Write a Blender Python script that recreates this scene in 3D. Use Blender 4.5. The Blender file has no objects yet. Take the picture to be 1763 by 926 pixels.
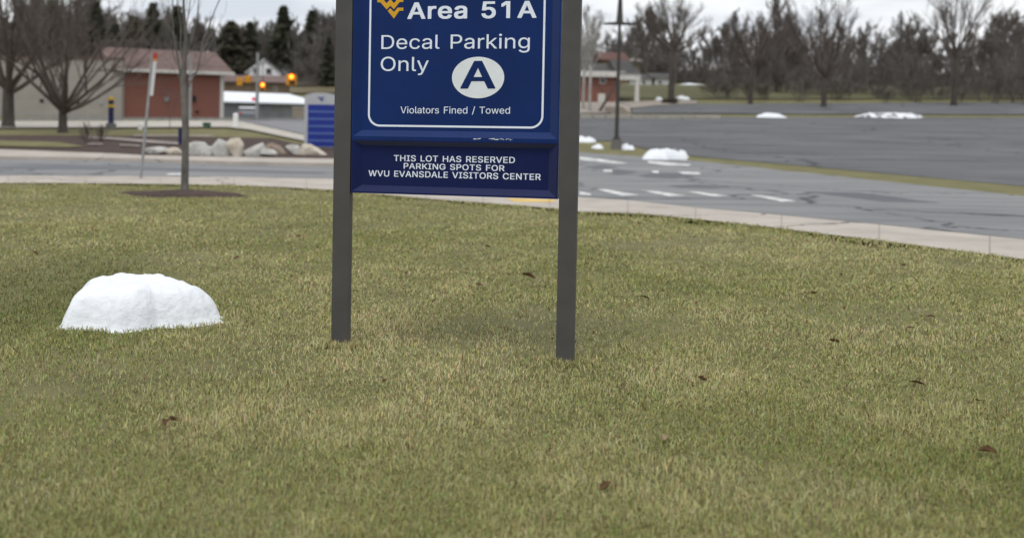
import bpy, bmesh, math, random
import numpy as np
from mathutils import Vector, Matrix, noise as mnoise
from mathutils.geometry import delaunay_2d_cdt
C = bpy.context.scene.collection
PI = math.pi

# ------------------------------------------------------------------ camera
FPX, CX, CY, HOR, ROLL = 2000.0, 600.0, 290.0, 200.0, 0.0165
PW, PH = 1763.0, 926.0
EYE = Vector((0, 0, 1.4))
pitch = math.atan((CY - HOR) / FPX)
cF = Vector((0, math.cos(pitch), -math.sin(pitch)))
u0 = Vector((0, math.sin(pitch), math.cos(pitch)))
r0 = Vector((1, 0, 0))
cR = math.cos(ROLL) * r0 + math.sin(ROLL) * u0
cU = math.cos(ROLL) * u0 - math.sin(ROLL) * r0
cam = bpy.data.cameras.new('camera')
camo = bpy.data.objects.new('camera', cam)
C.objects.link(camo)
M = Matrix((cR, cU, -cF)).transposed().to_4x4()
M.translation = EYE
camo.matrix_world = M
cam.sensor_width = 36.0
cam.sensor_fit = 'HORIZONTAL'
cam.lens = FPX / PW * 36.0
cam.shift_x = (PW / 2 - CX) / PW
cam.shift_y = -(PH / 2 - CY) / PW
cam.clip_end = 4000
cam.dof.use_dof = True
cam.dof.focus_distance = 6.5
cam.dof.aperture_fstop = 1.85
cam.dof.aperture_blades = 0
S = bpy.context.scene
S.camera = camo
# ------------------------------------------------------------------ sky and sun
SUN_EL, SUN_AZ = math.radians(62), math.radians(205)      # high, behind the photographer
w = bpy.data.worlds.new('World')
S.world = w
w.use_nodes = True
nt = w.node_tree
nt.nodes.clear()
N = nt.nodes.new
out = N('ShaderNodeOutputWorld'); bg = N('ShaderNodeBackground')
sky = N('ShaderNodeTexSky'); sky.sky_type = 'NISHITA'; sky.sun_disc = False
sky.sun_elevation = SUN_EL; sky.sun_rotation = SUN_AZ; sky.air_density = 1.0; sky.dust_density = 2.0
tc = N('ShaderNodeTexCoord'); mp = N('ShaderNodeMapping'); mp.inputs['Scale'].default_value = (1.6, 1.6, 9.0)
nz = N('ShaderNodeTexNoise'); nz.inputs['Scale'].default_value = 2.4; nz.inputs['Detail'].default_value = 5; nz.inputs['Roughness'].default_value = 0.55
cr = N('ShaderNodeValToRGB')
cr.color_ramp.elements[0].position = 0.36; cr.color_ramp.elements[0].color = (6.6, 7.05, 7.75, 1)
cr.color_ramp.elements[1].position = 0.62; cr.color_ramp.elements[1].color = (10.2, 10.25, 10.4, 1)
mx = N('ShaderNodeMixRGB'); mx.inputs[0].default_value = 0.9
L = nt.links.new
L(tc.outputs['Generated'], mp.inputs['Vector']); L(mp.outputs[0], nz.inputs['Vector']); L(nz.outputs['Fac'], cr.inputs[0])
# an overcast dome: brighter overhead than at the horizon
sxyz = N('ShaderNodeSeparateXYZ'); zr_ = N('ShaderNodeMapRange')
zr_.inputs['From Min'].default_value = .08; zr_.inputs['From Max'].default_value = .9; zr_.inputs['To Min'].default_value = 1.0; zr_.inputs['To Max'].default_value = 1.12
mul = N('ShaderNodeVectorMath'); mul.operation = 'SCALE'
L(tc.outputs['Generated'], sxyz.inputs[0]); L(sxyz.outputs[2], zr_.inputs['Value']); L(zr_.outputs[0], mul.inputs['Scale']); L(cr.outputs[0], mul.inputs[0])
L(sky.outputs[0], mx.inputs[1]); L(mul.outputs[0], mx.inputs[2]); L(mx.outputs[0], bg.inputs['Color'])
bg.inputs['Strength'].default_value = 0.1
L(bg.outputs[0], out.inputs[0])
sun = bpy.data.lights.new('sun', 'SUN'); sun.energy = 1.3; sun.angle = math.radians(25); sun.color = (1, 0.97, 0.92)
suno = bpy.data.objects.new('sun', sun); C.objects.link(suno)
sd = Vector((math.sin(SUN_AZ) * math.cos(SUN_EL), math.cos(SUN_AZ) * math.cos(SUN_EL), math.sin(SUN_EL)))
suno.rotation_euler = sd.to_track_quat('Z', 'Y').to_euler()
vs = S.view_settings
vs.view_transform = 'Standard'; vs.look = 'None'; vs.exposure = 0.14; vs.gamma = 1.0; vs.use_curve_mapping = False

# ------------------------------------------------------------------ helpers
def ray(px, py):
    return cF + cR * ((px - CX) / FPX) - cU * ((py - CY) / FPX)
def at(px, py, Y):
    """the point seen at a photograph position, Y metres out"""
    d = ray(px, py); return EYE + d * (Y / d.y)
def lerp_tab(t, x):
    if x <= t[0][0]: return t[0][1]
    for (a, b), (c, d) in zip(t, t[1:]):
        if x <= c: return b + (d - b) * (x - a) / (c - a)
    return t[-1][1]
def sst(a, b, x):
    x = min(1, max(0, (x - a) / (b - a))); return x * x * (3 - 2 * x)
HL = [(0, 0), (34, 0), (60, .6), (75, 1.0), (86, 1.0), (98, .75), (110, .75), (126, 2.8), (160, 5.9), (230, 9.5), (400, 22), (1500, 40)]
HR = [(0, 0), (34, 0), (45, .27), (75, 1.6), (95, 2.96), (115, 4.8), (150, 6.3), (230, 9.0), (400, 18), (1500, 40)]
def hbase(x, y):
    if y <= 34: return 0.0
    k = sst(.05, .2, x / y)
    return lerp_tab(HL, y) * (1 - k) + lerp_tab(HR, y) * k
LAWN_Z = 0.10
def plane_hit(px, py, z):
    d = ray(px, py); return EYE + d * ((z - EYE.z) / d.z)
EDGE_A = [(-160, 313.5), (-60, 314), (0, 315), (100, 315), (240, 316.5), (400, 319), (500, 323), (573, 327), (672, 336), (747, 343), (860, 351), (958, 359), (994, 364), (1100, 367.5), (1130, 370.5), (1200, 377), (1300, 388), (1500, 412), (1763, 446), (1950, 473)]
EDGE_B = [(-160, 301.5), (-60, 302), (0, 302), (284, 303.5), (400, 304.5), (573, 308), (700, 316), (860, 329), (994, 339), (1080, 344.5), (1140, 351), (1200, 357), (1300, 366), (1500, 385), (1763, 412), (1950, 431)]
lawn_edge = sorted((p.x, p.y) for p in (plane_hit(a, b, LAWN_Z) for a, b in EDGE_A))
def Ye(x): return lerp_tab(lawn_edge, x)
def height(x, y):
    return hbase(x, y) + LAWN_Z * sst(0, .5, Ye(x) + .25 - y)
def ground(px, py, off=0.0):
    d = ray(px, py)
    a, b = 2.0, None
    t = 2.0
    while t < 900:
        p = EYE + d * t
        if p.z - off <= height(p.x, p.y): b = t; break
        a = t; t *= 1.01
    if b is None: return EYE + d * 300
    for _ in range(30):
        m = (a + b) / 2; p = EYE + d * m
        if p.z - off <= height(p.x, p.y): b = m
        else: a = m
    return EYE + d * b

def mat(name, col, rough=.8, var=.25, scale=6.0, bump=0.0, bscale=40.0, col2=None, spec=.3, metal=0.0, detail=4, stretch=None, thresh=None):
    m = bpy.data.materials.new(name); m.use_nodes = True
    t = m.node_tree; b = t.nodes['Principled BSDF']
    b.inputs['Roughness'].default_value = rough; b.inputs['Specular IOR Level'].default_value = spec; b.inputs['Metallic'].default_value = metal
    tcn = t.nodes.new('ShaderNodeTexCoord'); mpn = t.nodes.new('ShaderNodeMapping')
    if stretch: mpn.inputs['Scale'].default_value = stretch
    t.links.new(tcn.outputs['Object'], mpn.inputs[0])
    nn = t.nodes.new('ShaderNodeTexNoise'); nn.inputs['Scale'].default_value = scale; nn.inputs['Detail'].default_value = detail; nn.inputs['Roughness'].default_value = .6
    t.links.new(mpn.outputs[0], nn.inputs['Vector'])
    r = t.nodes.new('ShaderNodeValToRGB')
    lo, hi = thresh or (.3, .7)
    r.color_ramp.elements[0].position = lo; r.color_ramp.elements[1].position = hi
    c2 = col2 or tuple(c * (1 + var) for c in col); c1 = col if col2 else tuple(c * (1 - var) for c in col)
    r.color_ramp.elements[0].color = (*c1, 1); r.color_ramp.elements[1].color = (*c2, 1)
    t.links.new(nn.outputs['Fac'], r.inputs[0]); t.links.new(r.outputs[0], b.inputs['Base Color'])
    if bump:
        n2 = t.nodes.new('ShaderNodeTexNoise'); n2.inputs['Scale'].default_value = bscale; n2.inputs['Detail'].default_value = 5
        t.links.new(mpn.outputs[0], n2.inputs['Vector'])
        bp = t.nodes.new('ShaderNodeBump'); bp.inputs['Strength'].default_value = bump; bp.inputs['Distance'].default_value = .05
        t.links.new(n2.outputs['Fac'], bp.inputs['Height']); t.links.new(bp.outputs[0], b.inputs['Normal'])
    return m
def thin_leaf(m, k):
    """let a share of the light through a thin blade or needle spray"""
    t = m.node_tree; b = t.nodes['Principled BSDF']; o = t.nodes['Material Output']
    tr = t.nodes.new('ShaderNodeBsdfTranslucent'); ms = t.nodes.new('ShaderNodeMixShader'); ms.inputs[0].default_value = k
    t.links.new(b.inputs['Base Color'].links[0].from_socket, tr.inputs['Color']); t.links.new(b.outputs[0], ms.inputs[1]); t.links.new(tr.outputs[0], ms.inputs[2]); t.links.new(ms.outputs[0], o.inputs['Surface'])
def brick_mat(name, c1, c2, mortar):
    m = bpy.data.materials.new(name); m.use_nodes = True
    t = m.node_tree; b = t.nodes['Principled BSDF']; b.inputs['Roughness'].default_value = .9
    tcn = t.nodes.new('ShaderNodeTexCoord'); sx = t.nodes.new('ShaderNodeSeparateXYZ'); ad = t.nodes.new('ShaderNodeMath'); ad.operation = 'ADD'
    cx = t.nodes.new('ShaderNodeCombineXYZ')
    t.links.new(tcn.outputs['Object'], sx.inputs[0]); t.links.new(sx.outputs[0], ad.inputs[0]); t.links.new(sx.outputs[1], ad.inputs[1])
    t.links.new(ad.outputs[0], cx.inputs[0]); t.links.new(sx.outputs[2], cx.inputs[1])
    br = t.nodes.new('ShaderNodeTexBrick'); br.inputs['Scale'].default_value = 4.0
    br.inputs['Color1'].default_value = (*c1, 1); br.inputs['Color2'].default_value = (*c2, 1); br.inputs['Mortar'].default_value = (*mortar, 1)
    br.inputs['Mortar Size'].default_value = .015
    t.links.new(cx.outputs[0], br.inputs['Vector']); t.links.new(br.outputs['Color'], b.inputs['Base Color'])
    return m
def emit(name, col, strength):
    m = bpy.data.materials.new(name); m.use_nodes = True
    b = m.node_tree.nodes['Principled BSDF']
    b.inputs['Base Color'].default_value = (*col, 1); b.inputs['Emission Color'].default_value = (*col, 1); b.inputs['Emission Strength'].default_value = strength
    return m

def crack(m, scale, width, dark):
    """thin wandering cracks let into a paving material"""
    t = m.node_tree; b = t.nodes['Principled BSDF']; old = b.inputs['Base Color'].links[0].from_socket
    c = t.nodes.new('ShaderNodeTexCoord'); n1 = t.nodes.new('ShaderNodeTexNoise'); n1.inputs['Scale'].default_value = 1.1; n1.inputs['Detail'].default_value = 6
    ad = t.nodes.new('ShaderNodeVectorMath'); ad.operation = 'MULTIPLY_ADD'; ad.inputs[1].default_value = (1.3, 1.3, 0)
    t.links.new(c.outputs['Object'], n1.inputs['Vector']); t.links.new(n1.outputs['Color'], ad.inputs[0]); t.links.new(c.outputs['Object'], ad.inputs[2])
    v = t.nodes.new('ShaderNodeTexVoronoi'); v.feature = 'DISTANCE_TO_EDGE'; v.inputs['Scale'].default_value = scale; t.links.new(ad.outputs[0], v.inputs['Vector'])
    r = t.nodes.new('ShaderNodeMapRange'); r.inputs['From Min'].default_value = width * .4; r.inputs['From Max'].default_value = width; t.links.new(v.outputs['Distance'], r.inputs['Value'])
    mxn = t.nodes.new('ShaderNodeMixRGB'); mxn.inputs[1].default_value = (*dark, 1); t.links.new(r.outputs[0], mxn.inputs[0]); t.links.new(old, mxn.inputs[2]); t.links.new(mxn.outputs[0], b.inputs['Base Color'])
    return m
class MB:
    def __init__(s): s.v = []; s.f = []
    def add(s, vs_, fs):
        k = len(s.v); s.v += [tuple(q) for q in vs_]; s.f += [tuple(i + k for i in q) for q in fs]; return s
    def box(s, x0, x1, y0, y1, z0, z1):
        return s.add([(x0, y0, z0), (x1, y0, z0), (x1, y1, z0), (x0, y1, z0), (x0, y0, z1), (x1, y0, z1), (x1, y1, z1), (x0, y1, z1)],
                     [(0, 3, 2, 1), (4, 5, 6, 7), (0, 1, 5, 4), (1, 2, 6, 5), (2, 3, 7, 6), (3, 0, 4, 7)])
    def tube(s, pts, rad, n=8, cap=True):
        pts = [Vector(p) for p in pts]
        rings = []
        for i, p in enumerate(pts):
            d = (pts[min(i + 1, len(pts) - 1)] - pts[max(i - 1, 0)])
            d = d.normalized() if d.length > 1e-9 else Vector((0, 0, 1))
            a = d.cross(Vector((0, 1, 0)) if abs(d.y) < .9 else Vector((1, 0, 0))).normalized(); b = d.cross(a)
            r = rad[i] if isinstance(rad, (list, tuple)) else rad
            rings.append([p + (a * math.cos(2 * PI * k / n) + b * math.sin(2 * PI * k / n)) * r for k in range(n)])
        vs_ = [q for rg in rings for q in rg]; fs = []
        for i in range(len(pts) - 1):
            for k in range(n):
                fs.append((i * n + k, i * n + (k + 1) % n, (i + 1) * n + (k + 1) % n, (i + 1) * n + k))
        if cap: fs += [tuple(range(n)), tuple(range(len(vs_) - 1, len(vs_) - n - 1, -1))]
        return s.add(vs_, fs)
    def prism(s, poly, y0, y1):
        """an x-z outline given depth in y"""
        n = len(poly)
        return s.add([(x, y0, z) for x, z in poly] + [(x, y1, z) for x, z in poly],
                     [tuple(range(n)), tuple(range(2 * n - 1, n - 1, -1))] + [(i, i + n, (i + 1) % n + n, (i + 1) % n) for i in range(n)])
    def build(s, name, m, parent=None, smooth=False, bevel=0, loc=None):
        me = bpy.data.meshes.new(name); me.from_pydata(s.v, [], s.f)
        bm = bmesh.new(); bm.from_mesh(me)
        bmesh.ops.recalc_face_normals(bm, faces=bm.faces)
        if bevel: bmesh.ops.bevel(bm, geom=list(bm.edges), offset=bevel, segments=2, affect='EDGES', profile=.6)
        bm.to_mesh(me); bm.free()
        if smooth: me.polygons.foreach_set('use_smooth', [True] * len(me.polygons))
        return link(name, me, m, parent, loc)
def link(name, me, m, parent=None, loc=None):
    if m: me.materials.append(m)
    o = bpy.data.objects.new(name, me); C.objects.link(o)
    if parent: o.parent = parent
    if loc is not None: o.location = loc
    return o
def tag(o, label, cat, group=None, kind=None):
    o['label'] = label; o['category'] = cat
    if group: o['group'] = group
    if kind: o['kind'] = kind
    return o
def thing(name, label, cat, loc=(0, 0, 0), rz=0, group=None):
    o = bpy.data.objects.new(name, None); o.empty_display_size = .2; C.objects.link(o)
    o.location = loc; o.rotation_euler = (0, 0, rz)
    return tag(o, label, cat, group)
def structure(o): o['kind'] = 'structure'; return o
def densify(pts, n):
    r = []
    for (a, b), (c, d) in zip(pts, pts[1:] + pts[:1]):
        for i in range(n): r.append((a + (c - a) * i / n, b + (d - b) * i / n))
    return r
def drape(name, outline, m, off, step=2.0, world=False, n=3):
    """a ground sheet over the terrain inside an outline"""
    pts = [ground(a, b) for a, b in densify(outline, n)] if not world else [Vector((a, b, 0)) for a, b in densify(outline, n)]
    bm = bmesh.new()
    cv, _, cf, *_ = delaunay_2d_cdt([Vector((p.x, p.y)) for p in pts], [], [list(range(len(pts)))], 1, 1e-4)
    bv = [bm.verts.new((p.x, p.y, 0)) for p in cv]
    for q in cf: bm.faces.new([bv[i] for i in q])
    xs = [p.x for p in pts]; ys = [p.y for p in pts]
    for ax, lo, hi in ((0, min(xs), max(xs)), (1, min(ys), max(ys))):
        v = math.floor(lo / step) * step + step
        while v < hi:
            co = Vector((v if ax == 0 else 0, v if ax == 1 else 0, 0)); no = Vector((1 if ax == 0 else 0, 1 if ax == 1 else 0, 0))
            bmesh.ops.bisect_plane(bm, geom=list(bm.verts) + list(bm.edges) + list(bm.faces), plane_co=co, plane_no=no, dist=1e-5)
            v += step
    bmesh.ops.remove_doubles(bm, verts=bm.verts, dist=1e-4)
    for v in bm.verts: v.co.z = height(v.co.x, v.co.y) + off + .001 * max(0, v.co.y - 32)
    bmesh.ops.recalc_face_normals(bm, faces=bm.faces)
    for fc in bm.faces:
        if fc.normal.z < 0: fc.normal_flip()
    me = bpy.data.meshes.new(name); bm.to_mesh(me); bm.free()
    return link(name, me, m)
GLYPHS = {
 'r': {
  '/': (249, [[[15,-76],[15,-75],[18,-64],[178,531],[178,532],[179,532],[234,532],[235,531],[232,523],[71,-75],[70,-76]]]),
  'D': (502, [[[61,0],[60,1],[60,508],[241,508],[265,506],[281,504],[307,498],[329,490],[342,484],[358,475],[370,467],[386,454],[396,444],[408,431],[422,412],[434,390],[444,367],[451,343],[457,316],[459,298],[462,271],[462,240],[459,213],[456,189],[451,166],[444,145],[434,120],[422,98],[411,83],[401,71],[387,57],[373,45],[360,36],[340,25],[329,20],[309,13],[291,8],[262,3],[230,0]],[[125,57],[226,57],[246,59],[260,61],[282,66],[294,70],[307,75],[319,81],[332,90],[345,101],[352,108],[360,118],[369,131],[379,149],[384,161],[390,179],[394,200],[397,220],[399,242],[398,279],[396,298],[393,316],[389,333],[384,349],[377,364],[369,380],[360,393],[350,403],[347,407],[335,417],[319,428],[307,435],[296,439],[275,446],[252,450],[235,452],[125,451]]]),
  'F': (410, [[[61,0],[60,1],[60,508],[368,508],[369,507],[369,452],[368,452],[205,452],[126,452],[125,451],[125,279],[345,278],[346,277],[346,222],[345,221],[125,221],[124,1],[123,0]]]),
  'O': (533, [[[265,-7],[240,-5],[218,-2],[193,5],[172,13],[151,25],[130,39],[119,49],[107,61],[98,72],[83,92],[72,111],[64,128],[54,156],[48,177],[43,206],[40,237],[40,271],[43,298],[47,326],[51,344],[59,369],[69,391],[82,414],[96,435],[109,449],[123,463],[140,477],[159,489],[180,499],[199,506],[219,511],[243,514],[268,516],[292,514],[318,510],[330,507],[345,502],[363,495],[383,484],[405,468],[423,452],[437,436],[452,414],[460,400],[469,381],[479,356],[486,328],[490,301],[493,266],[493,242],[491,212],[488,191],[482,165],[475,142],[464,116],[452,94],[437,73],[425,59],[411,45],[394,32],[374,19],[353,9],[329,1],[308,-3],[288,-6]],[[256,53],[276,53],[291,55],[310,59],[324,63],[338,70],[356,80],[371,92],[378,100],[391,115],[402,132],[409,145],[416,163],[422,181],[425,195],[428,218],[430,238],[430,279],[427,302],[423,323],[419,336],[412,356],[403,374],[394,390],[381,406],[370,417],[357,428],[343,436],[327,444],[313,449],[293,454],[277,456],[266,456],[241,454],[223,450],[206,444],[192,437],[178,428],[165,418],[152,405],[140,389],[132,377],[124,361],[118,346],[111,325],[108,307],[105,289],[104,268],[104,240],[104,225],[107,207],[111,184],[118,162],[123,149],[130,135],[141,117],[150,106],[164,92],[180,79],[192,72],[206,65],[222,59],[240,55]]]),
  'P': (444, [[[61,0],[60,1],[60,508],[250,508],[275,506],[299,501],[310,497],[325,491],[334,486],[348,477],[364,464],[372,455],[381,444],[388,432],[394,421],[399,409],[404,392],[408,366],[408,336],[407,320],[404,306],[401,294],[396,280],[389,265],[381,251],[370,236],[360,227],[347,217],[333,208],[325,203],[314,199],[299,194],[279,189],[251,186],[125,185],[124,1],[123,0]],[[125,243],[243,242],[255,244],[270,246],[288,252],[302,259],[313,267],[321,276],[328,284],[335,299],[339,308],[342,320],[344,341],[344,355],[343,369],[340,382],[337,393],[334,400],[328,411],[321,419],[316,424],[308,431],[301,436],[292,441],[279,446],[261,450],[241,452],[125,452]]]),
  'T': (449, [[[193,0],[192,1],[192,451],[191,452],[33,452],[32,453],[32,507],[33,508],[256,508],[416,508],[417,507],[417,453],[416,452],[258,452],[257,451],[256,1],[255,0]]]),
  'V': (480, [[[204,0],[202,4],[18,504],[17,508],[83,508],[85,507],[196,195],[217,131],[241,55],[241,55],[242,56],[249,80],[263,126],[284,191],[394,507],[396,508],[461,508],[462,508],[462,507],[279,4],[278,1],[277,0]]]),
  'a': (389, [[[151,-8],[132,-6],[118,-3],[102,2],[89,7],[79,13],[67,22],[57,33],[49,42],[44,50],[38,64],[33,80],[31,93],[30,99],[31,123],[33,136],[38,150],[46,165],[55,176],[61,182],[68,187],[79,194],[91,200],[103,204],[126,211],[149,215],[178,220],[244,228],[258,232],[266,235],[269,238],[272,242],[274,246],[275,252],[275,269],[272,284],[268,293],[263,303],[258,309],[251,315],[245,319],[233,325],[221,328],[212,330],[197,331],[178,330],[160,326],[148,322],[132,313],[122,305],[110,291],[104,282],[100,275],[99,274],[42,291],[44,298],[50,311],[61,327],[73,341],[91,355],[100,361],[112,367],[122,372],[134,376],[156,381],[179,384],[200,384],[225,382],[249,377],[269,369],[287,360],[294,355],[302,348],[314,334],[323,319],[328,308],[330,301],[334,282],[336,262],[336,0],[277,0],[276,51],[276,52],[274,52],[272,51],[266,41],[260,34],[248,21],[234,11],[220,3],[206,-2],[185,-7],[168,-8]],[[160,46],[179,46],[190,47],[209,51],[223,56],[231,61],[241,68],[254,79],[261,90],[267,101],[272,114],[274,124],[276,133],[275,189],[269,185],[257,181],[222,174],[165,166],[146,162],[131,157],[119,152],[109,144],[102,137],[97,129],[94,123],[93,116],[92,98],[94,87],[97,81],[103,71],[107,66],[114,61],[127,53],[143,48]]]),
  'c': (396, [[[195,-8],[177,-6],[156,-1],[139,5],[119,15],[101,28],[95,33],[83,45],[71,60],[61,75],[52,94],[44,115],[40,133],[36,158],[34,181],[34,205],[38,233],[42,252],[49,274],[59,297],[72,317],[87,336],[97,345],[107,353],[125,365],[144,373],[157,378],[168,380],[187,383],[202,384],[222,384],[239,382],[256,378],[275,372],[290,365],[305,356],[320,344],[331,333],[341,321],[352,301],[357,290],[361,277],[349,274],[303,262],[298,275],[294,284],[286,295],[280,302],[270,311],[260,317],[247,323],[235,327],[219,329],[207,330],[188,328],[174,325],[160,320],[152,315],[142,307],[131,296],[123,287],[117,276],[111,265],[104,246],[100,226],[96,201],[97,168],[100,149],[103,135],[108,119],[111,111],[118,98],[124,88],[136,74],[145,66],[156,59],[166,54],[177,50],[189,48],[199,46],[222,47],[232,49],[247,53],[253,56],[265,62],[276,71],[283,78],[289,85],[295,95],[300,105],[304,116],[305,117],[362,102],[362,100],[358,88],[354,78],[348,67],[340,54],[331,44],[319,32],[307,22],[298,16],[283,8],[275,4],[265,1],[249,-4],[231,-7],[219,-8]]]),
  'd': (424, [[[184,-8],[167,-6],[143,0],[126,8],[110,17],[96,28],[82,42],[70,58],[59,76],[50,96],[42,120],[37,145],[34,170],[34,196],[36,220],[39,244],[44,265],[51,283],[60,303],[70,319],[82,335],[98,350],[106,356],[119,365],[135,373],[147,377],[159,380],[177,384],[202,384],[223,382],[235,380],[245,376],[253,373],[262,367],[276,357],[282,351],[291,341],[306,319],[310,319],[310,413],[311,508],[371,508],[372,507],[372,1],[371,0],[313,0],[312,57],[312,58],[308,58],[306,57],[298,45],[284,28],[271,16],[255,5],[242,-1],[226,-5],[207,-8]],[[194,47],[213,47],[219,48],[228,49],[242,53],[249,56],[258,61],[268,69],[274,74],[281,83],[288,92],[296,108],[299,115],[304,128],[307,141],[310,158],[312,175],[311,211],[307,238],[304,249],[300,262],[295,273],[288,285],[279,297],[270,307],[256,317],[249,321],[237,325],[223,328],[213,330],[204,330],[194,329],[183,328],[170,325],[160,321],[152,316],[143,310],[135,303],[129,297],[120,285],[113,272],[108,261],[104,249],[101,234],[98,220],[96,203],[96,176],[98,159],[101,144],[104,130],[109,116],[114,104],[120,93],[131,79],[140,70],[154,60],[165,54],[175,51],[184,49]]]),
  'e': (404, [[[198,-8],[187,-7],[171,-4],[147,2],[134,7],[124,12],[108,22],[92,35],[83,45],[70,60],[62,73],[56,84],[48,102],[45,112],[40,131],[36,157],[34,180],[34,194],[36,222],[39,240],[42,252],[51,279],[63,304],[75,322],[81,330],[93,342],[109,355],[124,365],[134,370],[156,378],[171,381],[185,383],[211,384],[236,382],[248,379],[268,373],[283,367],[289,363],[308,351],[324,336],[336,321],[344,309],[352,294],[360,273],[366,249],[369,233],[370,220],[371,208],[371,171],[370,170],[96,169],[97,154],[102,130],[107,113],[116,96],[127,82],[136,72],[142,68],[156,59],[173,52],[183,49],[195,47],[207,46],[218,46],[230,47],[241,49],[259,55],[268,59],[275,64],[283,70],[288,75],[296,86],[302,96],[305,104],[306,105],[364,91],[365,90],[362,81],[354,65],[343,49],[338,42],[328,33],[315,22],[305,16],[294,10],[281,4],[269,0],[256,-4],[241,-6],[225,-8]],[[97,221],[308,221],[309,222],[308,226],[305,244],[302,256],[299,266],[290,284],[285,292],[278,300],[268,309],[256,318],[245,323],[236,326],[226,328],[213,330],[192,330],[179,327],[163,322],[149,315],[135,304],[124,293],[116,282],[107,266],[101,249],[98,233],[96,225]]]),
  'g': (425, [[[193,-150],[168,-148],[146,-143],[124,-136],[106,-127],[90,-116],[74,-103],[67,-94],[59,-83],[54,-75],[51,-69],[101,-41],[119,-63],[131,-75],[145,-84],[154,-88],[167,-93],[180,-95],[193,-97],[208,-98],[225,-96],[240,-94],[250,-91],[262,-87],[269,-83],[281,-76],[288,-70],[293,-64],[301,-53],[307,-39],[310,-23],[312,-9],[311,68],[310,68],[306,68],[299,58],[286,41],[281,36],[271,27],[265,23],[252,16],[244,12],[232,9],[222,7],[208,5],[184,5],[169,7],[154,10],[142,13],[127,19],[112,27],[99,36],[89,44],[80,53],[74,60],[69,67],[58,84],[52,96],[46,113],[42,124],[38,143],[34,173],[34,184],[34,209],[36,226],[38,240],[44,265],[51,285],[61,304],[74,324],[85,338],[100,351],[119,365],[134,372],[148,377],[159,380],[169,382],[183,384],[191,384],[211,384],[226,382],[237,379],[245,377],[257,371],[266,365],[277,357],[288,346],[299,332],[307,320],[308,319],[312,319],[313,320],[313,379],[371,380],[372,379],[372,-18],[369,-43],[364,-64],[360,-73],[354,-84],[346,-96],[340,-103],[326,-116],[314,-124],[307,-128],[287,-137],[271,-142],[254,-146],[227,-150]],[[198,59],[210,59],[225,61],[237,63],[248,67],[264,75],[273,82],[281,91],[287,98],[295,110],[300,121],[305,135],[308,147],[310,161],[312,185],[312,200],[312,215],[307,241],[305,250],[299,266],[294,277],[288,287],[281,296],[273,305],[264,312],[254,318],[248,321],[236,326],[224,328],[210,330],[204,330],[186,328],[174,326],[165,323],[155,318],[146,312],[138,306],[130,297],[123,289],[117,279],[107,259],[101,236],[98,222],[96,206],[96,179],[98,163],[101,148],[104,137],[110,120],[115,109],[121,100],[132,87],[137,82],[143,78],[156,70],[166,65],[179,62],[192,60]]]),
  'i': (167, [[[53,0],[52,1],[52,378],[54,380],[113,379],[114,378],[114,1],[112,0]],[[77,443],[72,444],[63,448],[54,455],[49,460],[47,463],[43,471],[42,478],[42,489],[44,498],[48,505],[52,510],[59,516],[65,520],[74,523],[78,524],[90,523],[101,520],[108,517],[113,513],[119,506],[123,499],[125,492],[126,483],[126,477],[123,468],[120,462],[117,458],[108,450],[101,446],[95,444],[89,443]]]),
  'k': (381, [[[53,0],[52,1],[53,508],[112,508],[113,508],[114,212],[120,212],[121,212],[285,379],[359,379],[359,378],[355,374],[336,354],[212,229],[202,217],[201,216],[367,7],[371,0],[295,0],[294,1],[159,172],[155,177],[154,177],[119,145],[114,139],[113,0]]]),
  'l': (189, [[[134,-2],[115,0],[104,2],[96,5],[84,12],[79,16],[72,22],[64,34],[58,47],[55,61],[52,80],[52,507],[54,508],[101,508],[112,508],[114,507],[114,96],[115,78],[117,71],[120,62],[124,58],[131,54],[141,52],[156,52],[168,54],[170,54],[180,4],[180,3],[176,2],[158,-1],[145,-2]]]),
  'n': (410, [[[53,0],[52,1],[52,378],[53,379],[111,379],[112,313],[113,314],[123,332],[128,339],[137,349],[145,357],[158,366],[167,371],[181,377],[197,381],[215,384],[233,384],[250,383],[264,380],[276,377],[290,371],[300,366],[313,356],[321,349],[329,339],[340,321],[345,312],[349,299],[354,280],[357,252],[357,122],[357,1],[356,0],[296,0],[296,243],[294,260],[292,268],[288,281],[283,290],[279,297],[268,310],[256,318],[245,323],[233,327],[223,328],[202,329],[185,326],[169,321],[157,315],[149,310],[141,303],[134,295],[127,284],[123,275],[118,263],[116,251],[114,239],[114,228],[113,1],[112,0]]]),
  'o': (415, [[[195,-8],[177,-6],[160,-2],[142,4],[126,11],[108,22],[95,33],[83,45],[75,54],[66,68],[55,87],[47,106],[42,122],[38,143],[35,163],[34,181],[34,205],[36,222],[40,244],[45,263],[52,282],[62,302],[72,317],[82,330],[91,340],[103,350],[117,360],[133,369],[149,375],[168,380],[187,383],[202,384],[220,384],[236,382],[258,378],[275,372],[292,364],[307,354],[319,344],[333,330],[345,316],[355,300],[364,281],[371,262],[374,249],[378,230],[380,207],[381,198],[380,168],[379,152],[375,131],[371,114],[363,94],[356,78],[344,60],[332,44],[321,33],[306,21],[296,15],[284,8],[264,0],[246,-4],[231,-7],[219,-8]],[[198,47],[215,46],[222,47],[234,49],[248,53],[259,59],[266,63],[275,70],[284,79],[292,89],[298,99],[302,105],[308,119],[315,144],[317,159],[319,174],[319,201],[317,216],[314,234],[308,256],[303,268],[296,281],[287,293],[280,301],[272,309],[260,317],[248,323],[241,325],[230,328],[217,330],[207,330],[192,329],[180,327],[168,323],[160,320],[152,315],[145,310],[135,301],[128,293],[120,282],[112,266],[108,258],[104,246],[101,231],[98,217],[96,201],[96,174],[98,159],[101,144],[108,119],[114,105],[119,95],[127,84],[136,74],[145,66],[156,59],[166,54],[177,50],[189,48]]]),
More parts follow.
